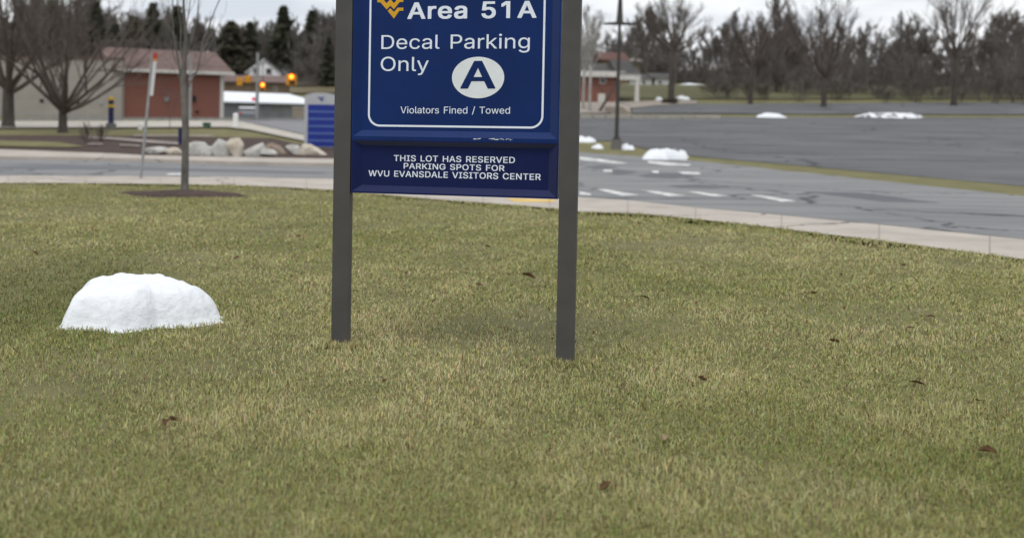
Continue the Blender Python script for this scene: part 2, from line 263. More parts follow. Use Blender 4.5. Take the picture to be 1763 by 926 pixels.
  'r': (259, [[[53,0],[52,1],[53,379],[54,380],[111,379],[112,322],[112,321],[114,321],[116,322],[121,333],[129,346],[134,352],[146,362],[158,371],[168,376],[182,381],[190,382],[198,384],[212,385],[242,384],[243,383],[243,323],[242,322],[219,326],[198,326],[184,323],[172,320],[157,313],[144,304],[133,294],[124,281],[120,271],[116,260],[114,247],[114,238],[113,1],[112,0]]]),
  's': (365, [[[167,-8],[152,-6],[135,-3],[125,-1],[113,3],[94,12],[78,23],[65,35],[58,42],[51,53],[45,64],[41,75],[36,94],[38,95],[93,106],[94,105],[100,89],[105,79],[110,73],[121,63],[130,57],[144,51],[159,47],[173,46],[190,46],[201,47],[215,49],[228,53],[240,59],[249,66],[255,71],[260,77],[263,82],[266,91],[268,99],[268,106],[267,114],[262,125],[257,133],[250,139],[238,146],[224,152],[139,173],[120,179],[102,187],[84,198],[71,210],[63,219],[58,227],[53,237],[51,245],[49,254],[47,265],[47,282],[50,299],[53,310],[58,321],[65,332],[72,341],[80,348],[92,358],[104,365],[121,373],[136,378],[154,382],[171,384],[187,384],[209,383],[223,381],[235,379],[249,374],[260,370],[277,360],[288,351],[296,343],[304,333],[314,315],[320,301],[324,290],[317,288],[269,278],[268,278],[262,292],[257,300],[251,307],[239,318],[230,324],[218,329],[201,332],[181,332],[167,331],[149,326],[137,321],[125,312],[117,304],[112,294],[110,287],[108,279],[108,274],[110,267],[114,256],[121,246],[127,241],[137,235],[144,232],[163,225],[225,210],[249,204],[274,194],[285,188],[294,182],[305,173],[311,166],[319,154],[323,146],[327,135],[330,124],[331,115],[331,98],[329,87],[327,78],[323,65],[317,54],[308,41],[298,31],[291,25],[279,17],[266,9],[254,4],[232,-3],[215,-6],[202,-8]]]),
  't': (227, [[[158,-4],[141,-2],[125,2],[114,7],[104,12],[96,18],[87,26],[78,39],[74,47],[69,61],[66,74],[65,84],[65,326],[64,327],[8,327],[6,328],[7,379],[64,380],[65,380],[65,471],[125,471],[126,470],[126,454],[126,380],[203,380],[204,378],[204,327],[127,327],[126,326],[126,92],[128,77],[131,68],[136,61],[142,56],[151,52],[163,50],[177,50],[202,53],[213,3],[213,2],[210,1],[191,-3],[179,-4]]]),
  'w': (567, [[[138,0],[137,1],[135,8],[25,370],[23,378],[23,379],[86,380],[87,379],[140,191],[156,129],[169,70],[170,68],[182,121],[198,183],[252,378],[253,380],[316,379],[367,192],[385,122],[396,71],[397,69],[398,71],[402,92],[417,152],[429,198],[478,371],[480,378],[481,379],[543,380],[544,378],[429,0],[370,0],[368,1],[318,174],[303,232],[284,307],[283,305],[255,196],[199,1],[198,0]]]),
  'y': (389, [[[80,-145],[61,-142],[52,-140],[48,-138],[61,-87],[64,-86],[89,-90],[101,-89],[107,-88],[114,-86],[119,-83],[127,-77],[136,-66],[144,-52],[149,-41],[162,-1],[21,369],[18,378],[18,379],[83,380],[84,379],[170,142],[182,105],[193,63],[194,60],[195,61],[209,109],[221,146],[305,379],[306,380],[370,380],[371,379],[205,-55],[193,-82],[183,-99],[173,-111],[159,-124],[146,-132],[134,-138],[116,-143],[100,-145]]]),
 },
 's': {
  'A': (498, [[[8,0],[8,1],[8,14],[8,16],[192,522],[285,522],[373,283],[470,19],[472,13],[472,0],[387,0],[386,1],[337,137],[336,141],[335,142],[145,142],[144,142],[143,140],[94,1],[93,0]],[[169,213],[309,212],[310,213],[276,309],[256,370],[239,424],[238,424],[206,323],[169,216]]]),
  'C': (528, [[[257,-7],[243,-6],[223,-4],[196,1],[172,9],[149,20],[130,32],[122,38],[102,56],[90,70],[80,83],[67,104],[55,127],[50,139],[44,157],[37,187],[33,221],[32,237],[32,294],[36,330],[42,356],[50,383],[57,399],[66,417],[80,440],[96,459],[104,468],[119,481],[132,491],[154,505],[171,513],[190,520],[203,523],[219,526],[234,528],[249,530],[286,530],[309,527],[329,524],[349,518],[370,510],[388,501],[410,486],[421,476],[437,460],[448,446],[461,425],[470,406],[477,385],[482,362],[482,348],[400,348],[392,373],[385,386],[375,402],[367,411],[353,425],[338,435],[320,444],[302,450],[281,454],[264,456],[242,452],[224,447],[216,444],[201,437],[185,427],[170,414],[160,404],[148,389],[135,365],[127,346],[121,327],[117,307],[114,289],[112,268],[112,254],[114,233],[117,215],[120,198],[127,176],[133,162],[143,143],[150,131],[163,115],[173,106],[186,95],[200,86],[216,78],[232,73],[241,71],[252,69],[267,67],[286,69],[300,72],[313,76],[324,81],[340,89],[358,102],[369,113],[380,128],[390,146],[395,158],[399,174],[481,174],[482,174],[482,160],[477,139],[470,118],[461,97],[449,78],[439,65],[423,48],[412,39],[394,26],[382,19],[363,10],[345,3],[328,-1],[308,-5],[292,-6]]]),
  'D': (520, [[[52,0],[51,1],[51,522],[250,522],[274,520],[290,518],[316,512],[338,504],[351,498],[367,489],[379,481],[395,468],[405,458],[417,445],[431,426],[443,404],[453,381],[460,357],[466,330],[468,312],[470,285],[470,240],[470,223],[466,197],[461,172],[453,145],[443,120],[431,98],[420,83],[410,71],[396,57],[382,45],[369,36],[349,25],[338,20],[318,13],[300,8],[271,3],[239,0]],[[134,71],[217,71],[225,72],[251,75],[273,80],[285,84],[298,89],[310,95],[323,104],[336,115],[343,122],[351,132],[360,145],[370,163],[373,171],[378,183],[383,203],[387,223],[390,246],[390,256],[390,279],[387,298],[384,316],[380,333],[375,349],[368,364],[360,380],[351,393],[342,403],[338,407],[326,417],[310,428],[298,435],[287,439],[266,446],[243,450],[226,452],[134,451]]]),
  'E': (437, [[[52,0],[51,1],[51,522],[381,522],[382,521],[381,452],[380,452],[134,451],[134,301],[135,300],[144,300],[364,300],[364,230],[364,229],[134,228],[134,72],[135,71],[383,71],[384,70],[384,1],[383,0]]]),
  'F': (428, [[[52,0],[51,1],[51,522],[52,522],[377,522],[378,521],[378,453],[377,452],[228,452],[134,451],[134,293],[354,292],[355,291],[355,222],[354,221],[134,221],[133,1],[132,0]]]),
  'G': (538, [[[258,-7],[237,-6],[220,-4],[208,-2],[187,4],[164,13],[149,20],[130,32],[119,41],[106,52],[94,64],[87,73],[79,83],[67,102],[54,130],[48,144],[42,166],[38,184],[34,206],[32,237],[32,294],[34,312],[36,330],[41,353],[45,369],[50,383],[57,401],[66,418],[73,430],[80,440],[95,460],[104,470],[119,482],[130,491],[143,499],[160,509],[173,514],[195,522],[211,525],[232,528],[247,530],[284,530],[311,527],[327,524],[344,519],[371,509],[389,499],[402,491],[413,483],[426,471],[436,461],[448,445],[457,432],[465,418],[475,393],[480,378],[483,364],[483,350],[482,348],[399,349],[391,370],[385,381],[378,394],[366,410],[350,424],[334,436],[320,443],[302,450],[289,453],[275,455],[269,456],[256,455],[238,452],[226,448],[214,444],[200,437],[191,432],[178,422],[162,407],[150,392],[138,372],[127,348],[120,323],[115,294],[112,268],[113,245],[115,229],[118,210],[120,198],[125,182],[134,160],[144,141],[154,127],[161,118],[177,102],[186,95],[199,87],[208,82],[225,75],[242,71],[257,68],[268,67],[277,68],[291,70],[307,73],[322,79],[336,85],[350,94],[362,105],[371,114],[380,125],[387,137],[394,152],[399,167],[403,182],[405,197],[404,199],[274,199],[274,269],[486,270],[487,268],[487,190],[485,166],[480,142],[473,119],[463,97],[453,80],[440,63],[430,52],[421,44],[405,31],[385,19],[372,12],[359,7],[347,3],[333,-1],[314,-4],[293,-6]]]),
  'H': (535, [[[52,0],[51,1],[51,522],[132,522],[133,522],[134,304],[135,303],[383,303],[384,522],[385,522],[465,522],[466,521],[466,511],[466,0],[385,0],[384,1],[383,232],[135,232],[134,231],[133,1],[132,0]]]),
  'I': (318, [[[23,0],[22,1],[22,71],[108,71],[109,72],[109,450],[108,452],[22,452],[22,522],[23,522],[278,522],[278,521],[278,452],[193,452],[192,451],[192,72],[193,71],[278,71],[278,1],[277,0]]]),
  'K': (485, [[[52,0],[51,1],[51,522],[132,522],[133,522],[134,280],[136,282],[157,308],[184,338],[354,522],[456,522],[457,521],[457,509],[456,508],[372,417],[258,296],[258,294],[455,17],[457,14],[457,0],[364,0],[363,1],[197,233],[134,166],[133,0]]]),
  'L': (411, [[[52,0],[51,1],[51,522],[52,522],[132,522],[133,522],[134,287],[134,71],[369,71],[370,70],[370,1],[369,0]]]),
  'N': (541, [[[52,0],[51,1],[51,522],[144,522],[146,522],[357,189],[372,165],[388,136],[390,133],[390,522],[391,522],[471,522],[472,522],[472,518],[472,0],[378,0],[194,289],[158,348],[133,392],[132,393],[132,386],[134,322],[134,1],[133,0]]]),
  'O': (551, [[[256,-7],[231,-5],[209,-2],[184,5],[163,13],[142,25],[121,39],[110,49],[98,61],[88,72],[72,96],[58,121],[50,141],[42,166],[36,196],[32,221],[32,237],[32,285],[34,312],[39,343],[45,368],[55,395],[66,417],[80,439],[95,458],[108,472],[121,483],[142,498],[162,509],[180,516],[195,521],[208,524],[222,527],[249,530],[277,530],[301,528],[327,524],[339,521],[354,516],[372,509],[392,498],[414,482],[432,466],[446,449],[461,428],[475,402],[483,383],[491,359],[497,329],[500,304],[502,280],[502,242],[500,212],[497,191],[491,165],[484,142],[473,116],[461,94],[446,73],[434,58],[425,50],[413,40],[392,25],[371,13],[350,5],[326,-2],[303,-5],[277,-7]],[[266,67],[274,68],[293,71],[311,76],[325,82],[341,90],[355,100],[362,106],[374,119],[384,132],[395,149],[403,166],[407,177],[413,195],[416,209],[419,232],[421,252],[421,270],[419,291],[416,314],[410,336],[403,356],[395,373],[387,387],[379,397],[372,406],[361,417],[348,428],[333,437],[318,444],[304,449],[284,454],[268,456],[258,455],[242,452],[221,446],[209,441],[193,432],[181,424],[174,418],[159,402],[149,389],[139,374],[133,361],[127,346],[120,325],[117,307],[114,289],[112,268],[112,254],[115,229],[119,205],[123,187],[130,167],[139,150],[144,140],[154,126],[164,115],[176,103],[189,93],[202,85],[215,79],[231,73],[249,69]]]),
  'P': (462, [[[52,0],[51,1],[51,522],[259,522],[277,521],[290,519],[308,515],[319,511],[333,506],[343,500],[357,491],[373,478],[381,469],[390,458],[397,446],[403,435],[408,423],[413,406],[417,380],[418,336],[416,320],[413,306],[410,294],[405,280],[398,265],[390,251],[378,236],[369,227],[356,217],[342,208],[334,203],[323,199],[308,194],[288,189],[260,186],[134,185],[133,1],[132,0]],[[134,257],[234,256],[246,258],[261,260],[279,266],[293,273],[304,281],[312,290],[319,298],[326,313],[330,322],[333,334],[336,355],[332,377],[327,395],[319,411],[312,419],[308,424],[299,431],[292,436],[283,441],[270,446],[252,450],[232,452],[134,452]]]),
  'R': (467, [[[52,0],[51,1],[51,522],[260,522],[279,521],[307,516],[327,509],[349,499],[367,486],[380,474],[387,466],[395,454],[403,440],[409,426],[412,416],[415,401],[418,381],[418,372],[418,337],[417,327],[414,310],[408,291],[403,279],[396,265],[386,251],[375,240],[363,230],[350,222],[330,212],[330,211],[435,17],[436,14],[436,0],[345,0],[344,1],[238,197],[135,198],[134,196],[133,1],[132,0]],[[134,269],[234,269],[252,271],[266,273],[283,278],[294,284],[308,293],[315,301],[319,306],[327,320],[333,338],[336,356],[336,362],[334,375],[332,385],[329,394],[327,400],[320,412],[316,418],[309,425],[298,434],[284,442],[269,447],[254,450],[233,452],[134,452]]]),
  'S': (465, [[[206,-9],[183,-7],[163,-4],[147,-1],[130,5],[114,11],[102,18],[89,26],[77,35],[64,48],[55,60],[46,74],[40,88],[35,103],[31,120],[29,137],[29,149],[30,150],[113,150],[114,148],[116,134],[121,121],[129,106],[141,93],[156,82],[170,75],[190,68],[209,65],[220,64],[228,64],[242,65],[262,69],[280,76],[295,83],[308,93],[318,103],[327,115],[331,123],[334,134],[336,143],[335,152],[333,162],[327,173],[321,181],[314,188],[307,193],[296,200],[272,211],[248,219],[173,240],[150,247],[129,256],[109,266],[99,272],[85,283],[77,290],[67,301],[60,310],[55,319],[49,334],[46,343],[43,364],[43,395],[45,409],[47,420],[51,434],[59,451],[66,462],[80,479],[91,488],[106,500],[121,508],[144,518],[165,524],[185,527],[208,530],[227,530],[246,530],[266,528],[284,525],[301,521],[318,515],[334,507],[344,501],[360,490],[376,476],[382,468],[391,455],[398,442],[405,424],[408,408],[410,391],[410,378],[329,378],[328,379],[326,392],[323,400],[317,412],[309,424],[297,435],[285,442],[277,446],[258,453],[236,457],[225,458],[219,458],[198,455],[189,452],[176,448],[159,438],[150,431],[142,424],[138,418],[133,410],[128,400],[126,393],[125,385],[125,380],[127,370],[130,362],[136,352],[146,342],[160,332],[175,324],[205,312],[286,290],[316,279],[333,272],[343,267],[359,258],[371,249],[383,238],[393,227],[401,215],[408,202],[412,191],[416,174],[418,154],[418,138],[416,122],[414,107],[409,91],[402,75],[394,62],[383,48],[372,37],[358,25],[343,16],[326,8],[306,1],[295,-2],[276,-6],[252,-8]]]),
  'T': (467, [[[184,0],[184,1],[183,451],[182,452],[24,452],[23,453],[23,521],[24,522],[265,522],[425,522],[426,521],[426,453],[425,452],[266,451],[266,1],[264,0]]]),
  'U': (535, [[[235,-8],[218,-6],[204,-4],[194,-2],[174,3],[155,11],[137,20],[125,28],[108,41],[95,54],[87,64],[78,77],[72,86],[66,98],[61,112],[55,135],[52,152],[51,168],[51,522],[132,522],[133,522],[134,182],[136,166],[139,153],[143,140],[148,131],[157,116],[170,101],[182,91],[191,85],[204,78],[215,74],[225,71],[243,67],[253,66],[265,66],[280,68],[297,72],[315,79],[322,82],[335,90],[346,100],[359,114],[368,128],[375,144],[380,161],[382,172],[384,183],[384,522],[465,522],[466,522],[466,161],[464,142],[460,123],[455,107],[447,89],[439,76],[430,63],[420,52],[407,39],[390,26],[379,19],[363,11],[345,4],[334,0],[313,-4],[300,-6],[282,-8]]]),
  'V': (498, [[[195,0],[193,4],[9,504],[8,509],[8,522],[9,522],[92,522],[94,522],[205,209],[226,145],[240,100],[241,99],[242,100],[252,132],[282,224],[385,521],[387,522],[471,522],[472,522],[472,509],[471,507],[287,1],[286,0]]]),
  'W': (704, [[[147,0],[146,1],[145,5],[9,504],[8,509],[8,521],[8,522],[90,522],[91,522],[172,210],[182,171],[193,123],[193,122],[194,124],[203,161],[214,205],[297,522],[298,522],[389,522],[474,196],[492,123],[492,122],[493,122],[499,149],[517,224],[592,515],[595,522],[677,522],[678,521],[678,509],[539,0],[448,0],[446,1],[358,325],[343,386],[343,387],[329,332],[240,1],[238,0]]]),
 },
 'b': {
  '1': (480, [[[196,0],[196,1],[195,425],[194,425],[104,359],[102,358],[70,358],[69,359],[69,451],[133,498],[182,532],[292,532],[293,531],[293,1],[292,0]]]),
  '5': (480, [[[202,-7],[190,-6],[172,-4],[148,1],[136,5],[123,11],[106,21],[96,28],[89,34],[77,46],[68,57],[61,67],[55,80],[50,92],[46,107],[44,115],[42,131],[42,153],[43,154],[138,154],[139,153],[142,138],[144,132],[149,122],[159,108],[168,99],[177,92],[194,83],[210,77],[222,75],[234,78],[249,83],[260,89],[267,94],[276,101],[288,114],[297,128],[303,141],[308,160],[310,174],[308,191],[306,199],[301,211],[293,227],[284,240],[271,252],[257,262],[240,270],[226,274],[217,276],[196,272],[179,266],[165,260],[154,253],[146,247],[144,246],[108,246],[54,252],[51,253],[51,280],[79,531],[80,532],[117,532],[382,532],[384,531],[384,453],[383,452],[169,452],[168,451],[156,348],[157,348],[175,353],[197,357],[256,358],[275,355],[296,350],[313,344],[326,337],[338,330],[354,318],[364,307],[370,300],[381,284],[390,268],[399,245],[405,223],[408,202],[408,194],[408,148],[406,134],[402,116],[397,99],[387,78],[376,61],[366,47],[350,32],[334,20],[325,15],[311,8],[292,1],[275,-3],[258,-6],[239,-7]]]),
  'A': (507, [[[0,0],[0,1],[0,24],[0,26],[184,532],[293,532],[381,293],[478,29],[480,23],[480,0],[378,0],[329,137],[328,141],[327,142],[153,142],[152,142],[151,140],[102,0]],[[180,223],[298,223],[296,229],[268,309],[253,353],[239,397],[238,397],[214,323],[181,227]]]),
  'a': (416, [[[134,-8],[115,-6],[101,-3],[85,2],[72,8],[61,14],[50,22],[37,36],[28,49],[23,59],[18,72],[16,83],[14,99],[14,146],[16,160],[21,174],[29,189],[39,201],[51,211],[69,221],[92,230],[124,238],[161,244],[224,252],[241,256],[250,260],[254,264],[256,268],[258,272],[255,284],[251,293],[246,303],[241,309],[234,315],[228,319],[216,325],[204,328],[195,330],[183,328],[170,324],[156,317],[149,313],[139,305],[131,296],[123,285],[117,274],[82,274],[24,291],[24,315],[33,335],[44,351],[52,361],[61,369],[70,377],[81,384],[95,391],[103,395],[117,400],[129,403],[156,407],[171,408],[217,408],[242,406],[266,401],[286,393],[304,384],[311,379],[319,372],[331,358],[340,343],[345,332],[347,325],[351,306],[354,286],[353,0],[261,0],[260,1],[259,15],[259,16],[245,7],[233,1],[223,-2],[208,-6],[185,-8]],[[168,71],[173,71],[192,75],[206,80],[214,85],[228,95],[237,104],[244,114],[251,126],[255,138],[257,148],[258,157],[258,177],[257,177],[238,174],[208,170],[188,167],[171,164],[160,161],[144,156],[134,150],[126,144],[119,137],[113,128],[110,118],[111,111],[116,100],[124,91],[134,83],[144,77],[154,74]]]),
  'e': (431, [[[181,-8],[170,-7],[154,-4],[130,2],[117,7],[106,13],[91,22],[83,28],[76,35],[66,45],[58,54],[48,68],[36,90],[28,112],[25,123],[21,142],[18,169],[17,218],[18,235],[20,253],[22,265],[27,285],[35,307],[43,322],[49,333],[56,344],[64,354],[76,366],[83,372],[92,379],[107,389],[118,394],[131,399],[149,404],[168,407],[183,408],[228,408],[253,406],[274,401],[289,396],[300,391],[319,379],[336,365],[345,355],[353,345],[364,328],[371,313],[376,300],[383,275],[387,247],[388,232],[388,171],[387,170],[116,169],[119,154],[124,137],[133,120],[144,106],[153,96],[168,86],[176,81],[186,77],[200,73],[212,71],[225,73],[242,79],[253,85],[266,94],[273,102],[281,113],[285,120],[288,128],[289,129],[323,129],[380,115],[382,114],[382,90],[376,75],[368,59],[358,46],[346,33],[332,22],[322,16],[311,10],[294,2],[273,-4],[261,-6],[242,-8]],[[118,245],[287,245],[288,246],[285,256],[279,273],[273,284],[266,294],[260,301],[251,309],[242,316],[230,322],[219,326],[205,329],[190,326],[182,323],[173,319],[162,312],[152,304],[141,293],[133,282],[125,267],[118,249]]]),
  'r': (286, [[[36,0],[36,1],[36,403],[127,404],[128,402],[128,388],[129,387],[141,395],[152,400],[165,405],[177,407],[195,409],[245,408],[259,408],[260,407],[260,323],[225,322],[213,324],[207,324],[194,322],[181,317],[174,313],[164,307],[157,301],[150,294],[141,280],[137,271],[134,262],[132,251],[130,238],[130,0]]]),
 },
}
# ------------------------------------------------------------------ materials
M_SOIL = mat('turf', (.118, .112, .046), .95, scale=1.3, col2=(.20, .182, .085), detail=8, bump=.5, bscale=60)
M_ASPH = mat('asphalt', (.115, .120, .125), .75, scale=.55, col2=(.215, .215, .215), detail=10, bump=.15, bscale=120, stretch=(.30, 1.5, 1), thresh=(.28, .58))
M_LOT = mat('lot_asphalt', (.098, .100, .104), .85, .36, .35, detail=9, stretch=(.5, 1.4, 1))
M_CONC = mat('concrete', (.40, .36, .315), .9, .16, 1.4, detail=8, bump=.2, bscale=60)
M_CONC2 = mat('far_concrete', (.42, .39, .34), .9, .14, .7, detail=6)
M_PAINT = mat('road_paint', (.26, .26, .26), .8, scale=4, col2=(.62, .62, .60), detail=9, thresh=(.36, .52))
M_YELLOW = mat('tactile_yellow', (.62, .42, .12), .8, .15, 4)
M_MULCH = mat('mulch', (.062, .040, .032), .95, .45, 5, detail=9, bump=.8, bscale=25)
M_LITTER = mat('leaf_litter', (.060, .047, .032), .95, .5, .25, detail=9)
M_DRYGRASS = mat('dry_grass', (.115, .095, .050), .95, .4, .2, detail=9)
M_FARLAWN = mat('far_lawn', (.082, .078, .034), .95, .3, .3, detail=9)
M_PINKPATH = mat('pink_path', (.26, .225, .205), .9, .2, 1.5, detail=7)
M_TANPATH = mat('tan_path', (.27, .235, .20), .9, .15, .6)
M_SNOW = mat('snow', (.74, .765, .80), .7, .05, 3, bump=.35, bscale=16, spec=.3)
M_DIRTYSNOW = mat('dirty_snow', (.12, .12, .12), .8, scale=2.4, col2=(.75, .76, .78), detail=8, bump=.5, bscale=14, thresh=(.42, .52))
M_POST = mat('dark_grey_paint', (.062, .060, .057), .55, .16, 5, spec=.4, detail=7, bump=.03, bscale=300)
M_BLUE = mat('navy_paint', (.0010, .0190, .108), .42, .16, 3, spec=.10, detail=6)
M_BLUE2 = mat('deep_navy_paint', (.0010, .0070, .062), .42, .16, 3, spec=.12, detail=6)
for _m in (M_BLUE, M_BLUE2):
    _b = _m.node_tree.nodes['Principled BSDF']; _b.inputs['Sheen Weight'].default_value = .50; _b.inputs['Sheen Roughness'].default_value = .45      # pale sheen put into the paint to brighten the up-facing ledges like skylight
M_LETTER = mat('white_vinyl', (.74, .80, .89), .5, .03, 5)
M_BADGE = mat('badge_white', (.70, .74, .76), .5, .05, 9)
M_GOLD = mat('gold_vinyl', (.62, .33, .012), .5, .06, 12)
M_GREYMETAL = mat('grey_metal', (.30, .31, .32), .5, .12, 5, spec=.5)
M_GALV = mat('galvanised_pole', (.24, .25, .25), .5, .15, 8, spec=.5)
M_SIGNWHITE = mat('sign_white', (.74, .74, .73), .45, .04, 3)
M_SIGNBLUE = mat('sign_blue', (.014, .030, .230), .5, .08, 3)
M_SIGNLINE = mat('sign_blue_line', (.09, .15, .36), .5, .05, 3)
M_SIGNGREY = mat('sign_grey', (.40, .41, .43), .5, .06, 3)
M_RED = mat('red_paint', (.55, .03, .015), .5, .1, 3)
M_ORANGE = mat('orange_band', (.62, .28, .05), .5, .1, 3)
M_PILLARBLUE = mat('pillar_navy', (.016, .018, .075), .5, .1, 3)
M_PILLARYEL = mat('pillar_yellow', (.55, .36, .03), .5, .1, 3)
M_BARK = mat('dark_bark', (.062, .055, .047), .95, .35, 6, detail=8, bump=.5, bscale=18, stretch=(1, 1, .25))
M_BARKGREY = mat('grey_bark', (.070, .063, .056), .95, scale=9, col2=(.20, .188, .172), detail=8, bump=.4, bscale=30, stretch=(1, 1, .4))
M_BARKPALE = mat('pale_bark', (.24, .23, .215), .95, scale=5, col2=(.36, .35, .33), detail=8)
M_TWIG = mat('twig', (.095, .078, .067), .95, .3, 3)
M_WOOD = mat('wood_bark', (.105, .090, .078), .95, scale=.06, col2=(.155, .140, .128), detail=4)
M_NEEDLE = mat('needles', (.115, .120, .085), .9, .45, .9, detail=6)
M_NEEDLE2 = mat('needles_brownish', (.130, .122, .086), .9, .5, .7, detail=6)
M_BRICK = brick_mat('red_brick', (.225, .088, .064), (.190, .072, .053), (.22, .125, .10))
M_BRICK2 = brick_mat('dark_red_brick', (.15, .052, .036), (.12, .042, .03), (.16, .10, .08))
M_PALEWALL = mat('pale_stucco', (.285, .262, .235), .95, .10, .5, detail=7, stretch=(1, 1, 2.5))
M_BROWNROOF = mat('brown_shingle', (.155, .108, .098), .95, .18, 1.2, detail=9)
M_DARKROOF = mat('dark_shingle', (.070, .068, .066), .95, .2, 1.2, detail=8)
M_REDROOF = mat('red_roof', (.115, .062, .050), .95, .2, 1.2, detail=8)
M_TRIM = mat('trim_white', (.56, .54, .51), .7, .08, 2)
M_WHITEWALL = mat('white_siding', (.80, .80, .80), .8, .08, 2, stretch=(1, 1, 6))
M_TANWALL = mat('tan_wall', (.17, .125, .085), .9, .15, 1)
M_GREYWALL = mat('grey_wall', (.23, .235, .24), .9, .12, 1)
M_GLASS = mat('dark_glass', (.02, .022, .025), .1, .2, 1, spec=.6)
M_AMBER = mat('signal_yellow', (.56, .25, .012), .5, .1, 4)
M_BLACK = mat('black_plastic', (.012, .012, .012), .6, .1, 4)
M_LIT = emit('lit_amber', (1.0, .13, .008), 3.5)
M_LITCORE = emit('lit_amber_core', (1.0, .42, .03), 5.0)
M_LITRED = emit('lit_red', (.8, .015, .03), 1.2)
M_LAMPPOST = mat('lamp_post_paint', (.050, .046, .042), .6, .1, 4)
M_LAMPBASE = mat('lamp_base_concrete', (.15, .145, .14), .9, .15, 4)
M_GREENBOX = mat('green_box', (.012, .075, .045), .6, .15, 4)
M_ROCKGREY = mat('grey_rock', (.31, .305, .285), .95, scale=2.2, col2=(.56, .545, .51), detail=9, bump=.5, bscale=12)
M_ROCKTAN = mat('tan_rock', (.37, .32, .25), .95, scale=2.2, col2=(.62, .565, .48), detail=9, bump=.5, bscale=12)
M_ROCKBROWN = mat('brown_rock', (.15, .105, .075), .95, scale=3, col2=(.34, .28, .22), detail=9, bump=.5, bscale=12)
M_LEAF = mat('dry_leaf', (.105, .055, .025), .8, .35, 20)
M_LEAF2 = mat('pale_dry_leaf', (.26, .19, .12), .8, .25, 20)
M_CARGREY = mat('car_grey', (.14, .15, .165), .35, .05, 2, spec=.6)
M_CARWHITE = mat('car_white', (.62, .63, .64), .35, .05, 2, spec=.6)
M_RUBBER = mat('rubber', (.02, .02, .02), .9, .1, 5)
M_RAIL = mat('rail_grey', (.26, .255, .24), .7, .15, 3)

thin_leaf(M_NEEDLE, .6); thin_leaf(M_NEEDLE2, .6)
crack(M_ASPH, .22, .012, (.045, .047, .05)); crack(M_LOT, .13, .009, (.035, .036, .038)); crack(M_CONC, .16, .004, (.16, .145, .13))
# ------------------------------------------------------------------ ground
def axis(lo, hi, d0, d1, step, far):
    a = list(np.arange(d0, d1 + 1e-6, step)); s = step
    v = d1
    while v < hi: s *= 1.25; v += s; a.append(min(v, hi))
    v = d0; s = step
    while v > lo: s *= 1.25; v -= s; a.insert(0, max(v, lo))
    return a
gx = axis(-1500, 1500, -40, 70, 1.25, 0); gy = axis(-40, 1500, -4, 130, .6, 0)
gv = [(x, y, height(x, y)) for y in gy for x in gx]; nx = len(gx)
gf = [(j * nx + i, j * nx + i + 1, (j + 1) * nx + i + 1, (j + 1) * nx + i) for j in range(len(gy) - 1) for i in range(nx - 1)]
gm = bpy.data.meshes.new('ground'); gm.from_pydata(gv, [], gf); gm.polygons.foreach_set('use_smooth', [True] * len(gf))
structure(link('ground', gm, M_SOIL))

FAR_L = [(-160, 273.5), (0, 275), (150, 277), (250, 279.5), (400, 284.5), (573, 287.5)]
road_px = EDGE_B[::-1] + FAR_L + [(640, 289), (700, 290), (760, 285), (860, 274), (940, 262), (1000, 263), (1110, 271), (1200, 278), (1300, 288), (1500, 310), (1763, 338), (1950, 358)]
structure(drape('road', road_px, M_ASPH, .004, n=2))
def slab(name, near, far, m, ztop, base=-.06):
    """a pavement with a real edge: top sheet plus skirts"""
    a = [ground(*p) for p in near]; b = [ground(*p) for p in far]
    mb = MB(); n = len(a)
    zt = lambda p: hbase(p.x, p.y) + ztop
    vs_ = []
    for p, q in zip(a, b): vs_ += [(p.x, p.y, zt(p)), (q.x, q.y, zt(q)), (p.x, p.y, zt(p) - .2), (q.x, q.y, zt(q) - .2)]
    fs = []
    for i in range(n - 1):
        k = 4 * i
        fs += [(k, k + 4, k + 5, k + 1), (k, k + 2, k + 6, k + 4), (k + 1, k + 5, k + 7, k + 3)]
    fs += [(0, 1, 3, 2), (4 * n - 4, 4 * n - 2, 4 * n - 1, 4 * n - 3)]
    return structure(mb.add(vs_, fs).build(name, m))
def resample(curve, xs): return [(x, lerp_tab(curve, x)) for x in xs]
xs = [-160, -60, 0, 60, 120, 180, 240, 284, 340, 400, 450, 500, 573, 620, 672, 720, 747, 800, 860, 910, 958, 994, 1040, 1080, 1100, 1130, 1165, 1200, 1300, 1400, 1500, 1630, 1763, 1950]
def z_hit(c, z): return [plane_hit(a, b, z) for a, b in c]
_a = z_hit(resample(EDGE_A, xs), .108); _b = z_hit(resample(EDGE_B, xs), .108)
mb = MB(); vs_ = []; fs = []
for p, q in zip(_a, _b): vs_ += [(p.x, p.y - .02, .108), (q.x, q.y, .108), (q.x, q.y + .02, .0)]
for i in range(len(xs) - 1):
    k = 3 * i; fs += [(k, k + 3, k + 4, k + 1), (k + 1, k + 4, k + 5, k + 2)]
structure(mb.add(vs_, fs).build('sidewalk', M_CONC))
fx = [-160, 0, 60, 120, 200, 250, 320, 400, 480, 573, 610]
TOPF = [(-160, 258.5), (0, 259.5), (200, 267), (250, 270), (400, 272.5), (480, 274.5), (573, 276), (610, 277)]
FAR_K = FAR_L + [(610, 288.5)]
_n = [ground(x, lerp_tab(FAR_K, x) - 5.0) for x in fx]
slab('far_sidewalk', [(x, lerp_tab(FAR_K, x)) for x in fx], [(x, lerp_tab(TOPF, x) + 3.2) for x in fx], M_CONC, .10)
jm = MB()
def joint(a, b, z, w_=.012):
    d = (b - a).normalized(); n_ = Vector((-d.y, d.x, 0)) * w_; jm.add([(p.x + q.x, p.y + q.y, z) for p, q in ((a, n_), (b, n_), (b, -n_), (a, -n_))], [(0, 1, 2, 3)])
cum = [0]
for i in range(len(_a) - 1): cum.append(cum[-1] + (_b[i + 1] - _b[i]).length)
